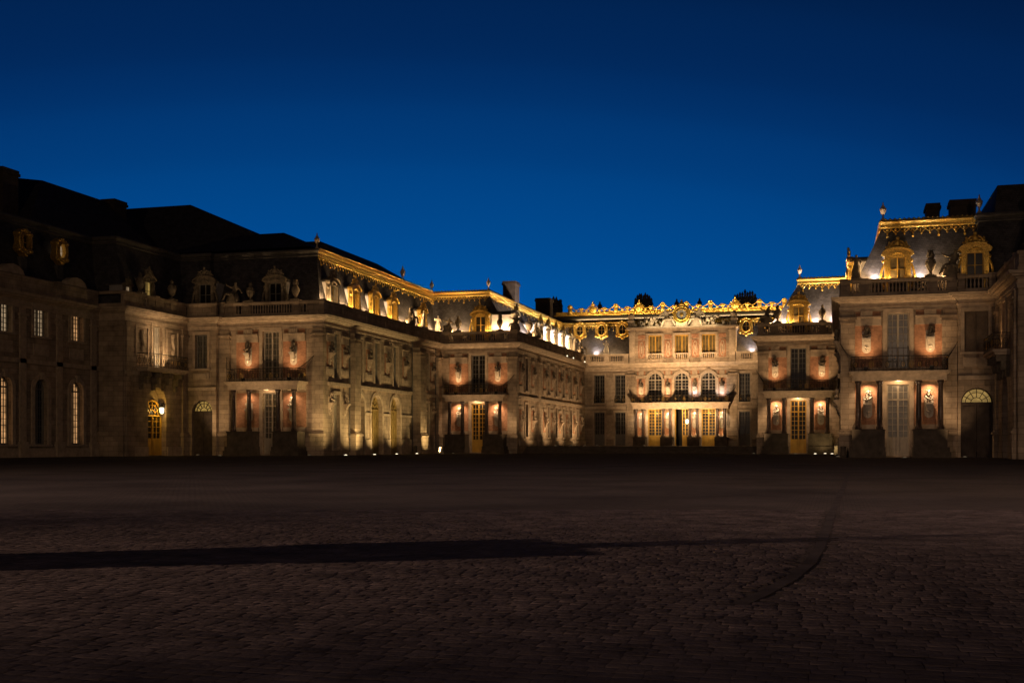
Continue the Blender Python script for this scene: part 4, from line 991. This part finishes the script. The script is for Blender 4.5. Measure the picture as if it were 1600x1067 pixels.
# clock on the attic
ck = MB(); n = 24
for i in range(n):
    a0, a1 = 2*pi*i/n, 2*pi*(i+1)/n
    ck.prism([(.66*cos(a0), .66*sin(a0)), (1.02*cos(a0), 1.02*sin(a0)), (1.02*cos(a1), 1.02*sin(a1)), (.66*cos(a1), .66*sin(a1))], -.3, .2)
ck.tube([(1.0*cos(2*pi*i/n), -.3, 1.0*sin(2*pi*i/n)) for i in range(n+1)], .08, 6).tube([(.68*cos(2*pi*i/n), -.3, .68*sin(2*pi*i/n)) for i in range(n+1)], .06, 6)
ck.ball((0, -.2, 1.35), (.3, .2, .28)).ball((-.22, -.2, 1.2), (.2, .15, .15)).ball((.22, -.2, 1.2), (.2, .15, .15)).ball((0, -.2, 1.68), (.14, .12, .2), 6, 4)
clock = part('clock', ck, GOLD, MN, (0, .2, 19.2)); clock.scale = (1.15, 1, 1.15)
part('clock_face', MB().prism([(.67*cos(2*pi*i/n), .67*sin(2*pi*i/n)) for i in range(n)], -.12, .1), CLOCKF, clock)
hm = MB()
NUM = ['XII', 'I', 'II', 'III', 'IIII', 'V', 'VI', 'VII', 'VIII', 'IX', 'X', 'XI']
for h in range(12):
    a = pi/2-2*pi*h/12; s = NUM[h]; wd = {'I': .035, 'V': .07, 'X': .07}; tot = sum(wd[c] for c in s); off = -tot/2
    for c in s:
        xo = off+wd[c]/2; off += wd[c]
        def pt(u, v): return ((.54+v)*cos(a)+u*sin(a), (.54+v)*sin(a)-u*cos(a))
        if c == 'I': hm.bar(pt(xo, -.065), pt(xo, .065), .018, -.145, -.123)
        if c == 'V': hm.bar(pt(xo-.028, .065), pt(xo, -.065), .018, -.145, -.123).bar(pt(xo+.028, .065), pt(xo, -.065), .018, -.146, -.124)
        if c == 'X': hm.bar(pt(xo-.028, .065), pt(xo+.028, -.065), .018, -.145, -.123).bar(pt(xo+.028, .065), pt(xo-.028, -.065), .018, -.146, -.124)
part('numerals', hm, GOLD, clock)
sun = MB().ball((0, -.16, 0), (.17, .08, .2), 10, 6)
for k in range(12):
    a = 2*pi*k/12; sun.bar((.15*cos(a), .15*sin(a)), (.3*cos(a), .32*sin(a)), .04, -.16, -.123)
part('sun_mask', sun, GOLD, clock)
part('clock_hand', MB().bar((0, -.1), (.02, -.5), .06, -.2, -.165), GOLD, clock)
part('clock_pedestal', MB().box(-.75, .75, -.1, .9, 17.56, 18.3).box(-1.2, 1.2, .46, 1.1, 17.56, 18.0).prism([(-1.1, 17.6), (1.1, 17.6), (1.25, 19.2), (.9, 20.3), (0, 20.8), (-.9, 20.3), (-1.25, 19.2)], .46, .9), TRIM, MN)
for x, w, h, sd in ((-4.8, 2.1, 2.2, 3), (4.8, 2.1, 2.1, 8)):
    part('carved_trophy', heap(w, h, sd).mesh('carved_trophy', TRIM, True), None, MN, (x, .5, 17.55))
for x in (-7.2, 7.2): part('finial', MB().box(-.4, .4, -.4, .4, 0, .9).box(-.5, .5, -.5, .5, .9, 1.02).ball((0, 0, 1.55), (.5, .45, .55), 10, 7), TRIM, MN, (x, .5, 17.55))
SL = MB(); SL.v = [(-x, y, z) for x, y, z in SEAT.v]; SL.f = [f[::-1] for f in SEAT.f]
for e, side, fig in ((-1, 'left', SL), (1, 'right', SEAT)):
    o = thing('statue', f'large seated stone figure leaning on the {side} side of the gold ringed clock', 'statue', (-20.75+e*2.05, 162.6, 17.56), 0, 'figures beside the clock')
    part('figure', fig.mesh('figure', TRIM, True), None, o).scale = (1.75, 1.4, 1.8)
# --- garden side block far behind, with roof trophies
GB = thing('palace_building', 'dark garden side building rising behind the gilded crest', 'palace', (-20, 182, 0), 0)
part('wall', MB().box(-62, 42, 0, 14, 0, 21.6), STONE, GB); part('parapet', MB().box(-62, 42, -.2, .4, 21.6, 22.4), STONE, GB)
from math import floor
for i, (X_, w, h, lab) in enumerate(((-29.6, 1.6, 3.3, 'wide stone trophy silhouette above the crest, left of the clock'), (-13.6, 1.9, 3.0, 'broad stone trophy silhouette above the crest, right of the clock'), (-44.2, 1.3, 3.0, 'stone trophy silhouette above the crest at far left'))):
    r9 = random.Random(60+i); tm = MB().box(-w, w, -.5, .5, -.4, .5).box(-w*.8, w*.8, -.4, .4, .5, .95, .2, .1)
    for k in range(9):
        x = -w*.85+w*1.7*k/8; hh = (h*.42+.55*sin(pi*k/8))*r9.uniform(.75, 1.15); tm.lathe([(.22, .2), (.26, .6), (.16, hh*.8), (.24, hh*.9), (.05, hh+.25)], x, r9.uniform(-.2, .2), .3, 7)
        tm.ball((x+.1, -.2, r9.uniform(.5, 1.1)), (.3, .25, .3), 7, 5)
    o = single('roof_trophy', tm.mesh('roof_trophy', WEATH, True), lab, 'sculpture', (X_, 183.5, 22.9), 0, .95, 'trophies on the far roofline')
for X_, lab in ((-36.6, 'slim dark urn above the crest beside the left trophy'), (-24.2, 'slim dark urn above the crest over the clock'), (-20.6, 'slim dark urn above the crest right of the clock')):
    single('roof_urn', VASEM['weathered_stone'], lab, 'urn', (X_, 183, 22.35), 0, 1.1)

# ------------------------------------------------------------------ statues and urns on the parapets
def st_(kind, x, y, rz, lab, z=13.97, m=WEATH, sc=1, grp='sculpture along the parapets'):
    me = {'stand': STANDM, 'seat': SEATM, 'urn': VASEM}[kind].get('flame' if m == 'flame' else m.name)
    o = thing('statue' if kind != 'urn' else 'urn', lab, 'statue' if kind != 'urn' else 'urn', (x, y, z), rz, grp)
    part('figure' if kind != 'urn' else 'vase', me, None, o).scale = (sc,)*3
    part('plinth', MB().box(-.42, .42, -.36, .36, -.09, .06), m if m != 'flame' else WEATH, o)
st_('stand', -44.0, 120.5, pi/2, 'white standing statue on the far parapet of the left inner wing', m=MARBLE, sc=1.0)
st_('seat', -44.0, 116.5, pi/2, 'seated stone figures over the projecting pier of the left inner wing', sc=1.25)
st_('stand', -44.3, 126.2, .6, 'white standing statue at the left corner of the left rear pavilion roof', m=MARBLE)
st_('seat', -43.0, 125.75, 0, 'seated stone figure on the left corner of the left rear pavilion parapet', sc=1.05)
st_('urn', -41.7, 125.75, 0, 'stone urn left of the gold dormer on the left rear pavilion', sc=1.15)
st_('urn', -36.7, 125.75, 0, 'flaming stone urn right of the gold dormer on the left rear pavilion', m='flame', sc=1.05)
st_('seat', -34.95, 125.8, 0, 'dark seated figure on the right corner of the left rear pavilion', sc=1.1)
st_('urn', -34.8, 131.5, pi/2, 'pale urn on the near parapet of the left marble court wing', sc=1.3)
st_('seat', -34.8, 135.1, pi/2, 'seated stone group over the pilaster of the left marble court wing', sc=1.35)
st_('stand', -34.85, 156.5, pi/2, 'bright white statue at the far end of the left marble court wing', m=MARBLE, sc=1.1)
st_('seat', -34.8, 160.2, pi/2, 'stone group in the far corner of the left marble court wing', sc=1.3)
st_('stand', -31.5, 162.2, 0, 'pale standing statue on the balustrade left of the central attic', m=MARBLE, sc=1.0)
st_('seat', -53.0, 94.5, 0, 'seated figure on the left corner of the left front pavilion', sc=1.2)
st_('urn', -51.2, 94.45, 0, 'dark urn left of the dormer on the left front pavilion', sc=1.1)
st_('urn', -46.7, 94.45, 0, 'dark urn right of the dormer on the left front pavilion', m='flame', sc=1.05)
st_('urn', -57.45, 91.5, 0, 'stone urn with a lit edge on the left corner block', sc=1.15)
st_('urn', -57.45, 86.6, 0, 'dark stone urn near the left end of the corner block', sc=1.15)
st_('seat', -7.1, 125.8, 0, 'dark seated figure on the left corner of the right rear pavilion', sc=1.15)
st_('urn', -5.9, 125.75, 0, 'stone urn left of the gold dormer on the right rear pavilion', sc=1.15)
st_('urn', -1.3, 125.75, 0, 'stone urn right of the gold dormer on the right rear pavilion', sc=1.1)
st_('stand', 1.6, 94.5, 0, 'stone statue left of the gold dormer on the right front pavilion', sc=1.0)
st_('urn', 7.1, 94.45, 0, 'dark flaming urn right of the gold dormer on the right front pavilion', m='flame', sc=1.15)
st_('seat', 8.6, 94.6, 0, 'dark seated figure on the right corner of the right front pavilion', sc=1.3)
def ridge_urn(P, i, so, lab):
    x, y = off_pt(P, i, [-s for s in so]); single('urn', FIN, lab, 'urn', (x, y, ZR-.02), 0, .85, 'pale urns on the roof corners')
ridge_urn(PR, 6, SO, 'pale urn on the dark roof corner of the left front pavilion')
ridge_urn(PR, 7, SO, 'pale urn where the left inner wing roof meets the rear pavilion')
ridge_urn(PR, 8, SO, 'pale urn on the right roof corner of the left rear pavilion')
ridge_urn(PR, 11, SO, 'pale urn on the gilt roof corner of the right rear pavilion')
ridge_urn(PR, 13, SO, 'pale urn on the left gilt roof corner of the right front pavilion')
ridge_urn(PR4, 1, [1.8, 2.6, 2.6, 2.6, 2.6], 'dim urn on the dark roof corner at far right')
single('urn', FIN, 'pale urn halfway along the gilt ridge of the left inner wing', 'urn', (-45.9, 119.0, ZR-.02), 0, 1.0, 'pale urns on the roof corners')

# bollards and boundary stones at the foot of the walls
def bollard(x, y, lab, h=.85, m=MARBLE):
    o = thing('stone_bollard', lab, 'bollard', (x, y, 0)); part('shaft', MB().lathe([(.3, 0), (.3, .12), (.22, .18), (.2, h-.15), (.24, h-.1), (.1, h)], n=10), m, o)
bollard(-40.9, 117.5, 'pale squat stone bollard near the foot of the left rear pavilion', .8)
bollard(-42.2, 113.0, 'dark stone bollard near the projecting pier of the left inner wing', .9, DARKST)
bollard(.1, 120.5, 'pale stone bollard at the right foot of the right rear pavilion', .95)
bollard(.6, 93.2, 'dark round bollard at the left foot of the right front pavilion', .9, DARKST)

# ------------------------------------------------------------------ lamps the place has, and added fill spots
GA = 'floodlights set in the court paving'
for i, (Y, w) in enumerate(((92.6, 260), (99.1, 260), (104.7, 260), (110.3, 240), (117.2, 130))):
    flood((-41.0, Y, .02), (-43.8, Y+.8, 5.5), w*5.5, GREENW, 115, f'{ORD[i]} ground floodlight from the near end in front of the left inner wing', True, bright=i < 4, group=GA)
for k, (x, y) in enumerate(((-1.9, 118.5), (-1.0, 122.3), (-.3, 118.9))):
    flood((x, y, .02), (x-1, 125.5, 5), 90, GREENW, 110, f'{["left","middle","right"][k]} ground floodlight of three in front of the right rear pavilion', True, bright=True, group=GA)
pav_busts_lights(P1, 2.25, 'left front pavilion', 60, 30)
pav_busts_lights(P2, 2.35, 'left rear pavilion', 70, 80)
pav_busts_lights(P3, 2.4, 'right rear pavilion', 70, 80)
pav_busts_lights(P4, 2.35, 'right front pavilion', 75, 70)
# general glow of the court, floodlights in the paving before each pavilion
for root, hp, lab, w in ((P1, 5.2, 'left front pavilion', 700), (P2, 4.6, 'left rear pavilion', 640), (P3, 4.2, 'right rear pavilion', 560), (P4, 4.3, 'right front pavilion', 480)):
    M = root_matrix(root)
    for e, side in ((-1, 'left'), (1, 'right')):
        flood(M @ Vector((e*(hp+.2), -3.4, .02)), M @ Vector((e*(hp-.55), 0, 5.2)), w, WARM2, 62, f'ground floodlight at the foot of the {side} pilaster of the {lab}', True, group=GA)
    flood(M @ Vector((0, -9, .02)), M @ Vector((0, 0, 12)), w*3.2, WARM2, 60, f'single ground floodlight before the {lab}', True, group=GA)
# marble court: warm uplights
for i, Y in enumerate((130, 138, 146, 154)):
    flood((-31.2, Y, .82), (-34.6, Y+.5, 6.5), 1350, WARM2, 125, f'{ORD[i]} uplight at the foot of the left marble court wing', True, group='uplights in the marble court')
for i, x in enumerate((-24.5, -20.7, -17.0)):
    flood((x, 152.5, .82), (x, 162, 9), 7000, WARM2, 74, f'{ORD[i]} uplight before the central building', True, group='uplights in the marble court')
for i, x in enumerate(bu):
    X_ = -20.75+x
    bust(MN, x, 8.0, f'{ORD[i]} bust from the left between the arched balcony windows')
    bust(MN, x, 3.3, f'{ORD[i]} bust from the left behind the columns of the central portico')
    flood((X_, 161.0, 6.88), (X_, 161.9, 9.2), 280, COOL if i > 1 else WARM2, 100, f'{ORD[i]} uplight from the left on the central balcony', group='uplights on the balconies')
    lamp('SPOT', (X_, 161.2, 5.9), (X_, 161.7, 4.2), 260, (1, .75, .5), 120, .8, .06)
    lamp('POINT', (X_, 161.1, 2.5), None, 22, WARM, size=.06)
for x in aw: lamp('POINT', (-20.75+x, 160.8, 5.4), None, 90, (1, .68, .25), size=.1)
o = thing('hanging_lantern', 'glowing lantern in the open central doorway', 'lantern', (-19.9, 161.2, 3.9))
part('lantern_glass', MB().lathe([(.1, 0), (.2, .12), (.22, .55), (.12, .62)], n=6), LAMPM, o); part('lantern_cap', MB().lathe([(.26, .62), (.06, .85), (.04, 2.05)], n=6), IRON, o)
for x in (-3.75, 3.75):
    lamp('SPOT', (-20.75+x, 161.1, 13.95-1.2), (-20.75+x, 163, 15.5), 5, WARM2, 120, .8, .1)
lamp('AREA', (-20.75, 160.0, 12.9), (-20.75, 162.2, 15.5), 420, WARM2, parent=None, sx=13, size=.12)
lamp('AREA', (-31.4, 160.2, 12.75), (-31.4, 162.2, 13.6), 60, WARM2, sx=5.5, size=.1)
lamp('AREA', (-10.8, 160.2, 12.75), (-10.8, 162.2, 13.6), 55, WARM2, sx=4.5, size=.1)
lamp('AREA', (-19.9, 167.3, 19.6), (-19.9, 171.4, 21.5), 2800, (1, .68, .32), sx=34, size=.1)
lamp('AREA', (-20.75, 161.2, 17.75), (-20.75, 163, 19.6), 190, (1, .78, .45), sx=10, size=.1)
# roof lighting: warm strips in the gutters for the gilt mouldings, white floodlights among the dormers
for root, e_ in ((P2, 1), (P3, 1), (P4, 1), (C4, .35)):              # small warm lamps behind the coping at the feet of the gold dormers
    M = root_matrix(root)
    for e in (-1, 1): lamp('SPOT', M @ Vector((e*1.15, .36, 13.98)), M @ Vector((e*.35, .62, 16.6)), 62*e_, (1, .66, .32), 120, 1, .05)
def gutter_strip(seg, watts, col, skip=(), m=1.05, P=PR, so=SO, z=13.8, inset=.58):
    """a linear lamp behind the coping, broken where dormers stand (skip: places along the wall)"""
    p, q = Vector(off_pt(P, seg, [-inset]*len(so))), Vector(off_pt(P, seg+1, [-inset]*len(so)))
    L_ = (q-p).length; u = (q-p)/L_; cuts = sorted(skip); ends = [.3]
    for c in cuts: ends += [c-m, c+m]
    ends.append(L_-.3); n = Vector(seg_n(P, seg))
    for a, b_ in zip(ends[::2], ends[1::2]):
        if b_-a < .5: continue
        c = p+u*(a+b_)/2
        o = lamp('AREA', (c.x, c.y, z), None, watts*(b_-a), col, sx=b_-a, size=.07)
        zax = -Vector((-n.x*.32, -n.y*.32, 1)).normalized(); xax = Vector((u.x, u.y, 0)); yax = zax.cross(xax)
        o.rotation_euler = Matrix((xax, yax, zax)).transposed().to_euler()
STRIP = (1, .62, .28)
gutter_strip(6, 150, STRIP, (3.6, 8.6, 13.6, 18.6, 27.6)); gutter_strip(7, 165, STRIP, (4.6,)); gutter_strip(8, 140, STRIP, (2.2, 13.5, 17.5, 21.6, 25.9, 30.2))
gutter_strip(9, 60, STRIP, (13.2,), 7.6); gutter_strip(11, 250, STRIP, (4.2,)); gutter_strip(13, 160, STRIP, (4.3,)); gutter_strip(12, 80, STRIP, (26.5, 19))
RF = 'white floodlights on the roof gutters'
k = 0
for x in (6.1, 11.1, 16.1, 23.5, 29.6):
    flood((-44.75, 94.2+x, 13.42), (-45.6, 94.2+x, 16.5), 2600, COOL, 150, f'{ORD[k]} small white floodlight from the near end of the left inner roof', group=RF); k += 1
for x, nm in ((-41.9, 'left'), (-36.4, 'right')):
    flood((x, 126.6, 13.42), (x, 128.2, 16.8), 900, COOL, 110, f'white floodlight {nm} of the dormer on the left rear pavilion roof', group=RF)
for i, x in enumerate((5, 10, 15.5, 19.6, 23.8, 28, 32.5)):
    flood((-35.6, 125.5+x, 13.42), (-37.5, 125.5+x, 16), 2700 if x > 9 else 1300, COOL, 165, f'{ORD[i]} bright floodlight from the near end of the marble court roof', group=RF)
for x, nm, w in ((-33.2, 'far left', 230), (-11.2, 'far right', 200)):
    flood((x, 163.1, 13.42), (x, 164.6, 16), w*8, COOL, 110, f'bright white floodlight on the main roof, {nm}', group=RF)
for x, nm, w in ((-6.6, 'left', 130), (-2.0, 'near right', 90), (-.2, 'right', 130), (-5.2, 'inner left', 80)):
    flood((x, 126.5, 13.42), (x, 128, 16.8), w*18, COOL, 110, f'white floodlight {nm} of the dormer on the right rear pavilion roof', group=RF)
for x, nm, w in ((3.0, 'left', 60), (6.4, 'right', 60)):
    flood((x, 95.1, 13.45), (x, 96.6, 17), w*13, COOL, 100, f'white floodlight {nm} of the gold dormer on the right front pavilion', group=RF)
# three small lamps clipped under the marble court parapet
for i, Y in enumerate((147.5, 151.2, 158.5)):
    o = thing('parapet_lamp', f'{ORD[i]} tiny white lamp from the near end below the marble court parapet', 'lamp', (-33.85, Y, 12.62)); part('bulb', MB().ball((0, 0, 0), .09, 8, 6), LAMPM, o)
# balconies of the corner blocks
lamp('SPOT', (-56.4, 89.3, 7.8), (-57.3, 88.9, 10.5), 260, WARM2, 150, .8, .08)
lamp('SPOT', (11.0, 90.2, 7.8), (11.9, 89.6, 10.2), 150, ORANGE, 130, .8, .08)
lamp('POINT', (-55.6, 88.2, 10.6), None, 80, WARM2, size=.1)
# street lamps of the place off frame, and added fill spots for the paving
lamp('SPOT', (-30, 2, 11), (-52, 92, 8), 8000, WARM2, 75, .6, .3)
lamp('SPOT', (-24, 4, 16), (-14, 32, 0), 13000, (1, .70, .56), 85, 1, .4)  # added fill, brightens the middle of the court from the left
lamp('SPOT', (14, 4, 16), (3, 32, 0), 13000, (1, .70, .56), 85, 1, .4)  # its added counterpart from the right
lamp('SPOT', (14, 4, 11), (-4, 110, 8), 9000, WARM2, 75, .6, .3)
lamp('SPOT', (9, -14, 10), (-4, 9, 0), 3300, (1, .70, .55), 75, 1, .4)  # added fill, lifts the dark of the shadow on the near setts
# lamp to the left of the camera lights the near setts; an unseen pier with a spike is added to throw the long shadow
lamp('SPOT', (-26.3, -4.8, 6.2), (-1.6, 11.0, 0), 22500, (1, .66, .47), 27, 1, .06)
gp = thing('shadow_caster', 'unseen pier with a spike, added out of frame on the left to cast the long shadow', 'shadow caster', (-9.6, 6.0, 0), radians(33))
part('pier_shaft', MB().box(-.6, .6, -.7, .7, 0, .4).box(-.48, .48, -.6, .6, .4, 1.55).box(-.56, .56, -.66, .66, 1.55, 1.75), STONE, gp); part('spike', MB().lathe([(.2, 1.75), (.15, 2.2), (.03, 2.66)], n=8), IRON, gp)
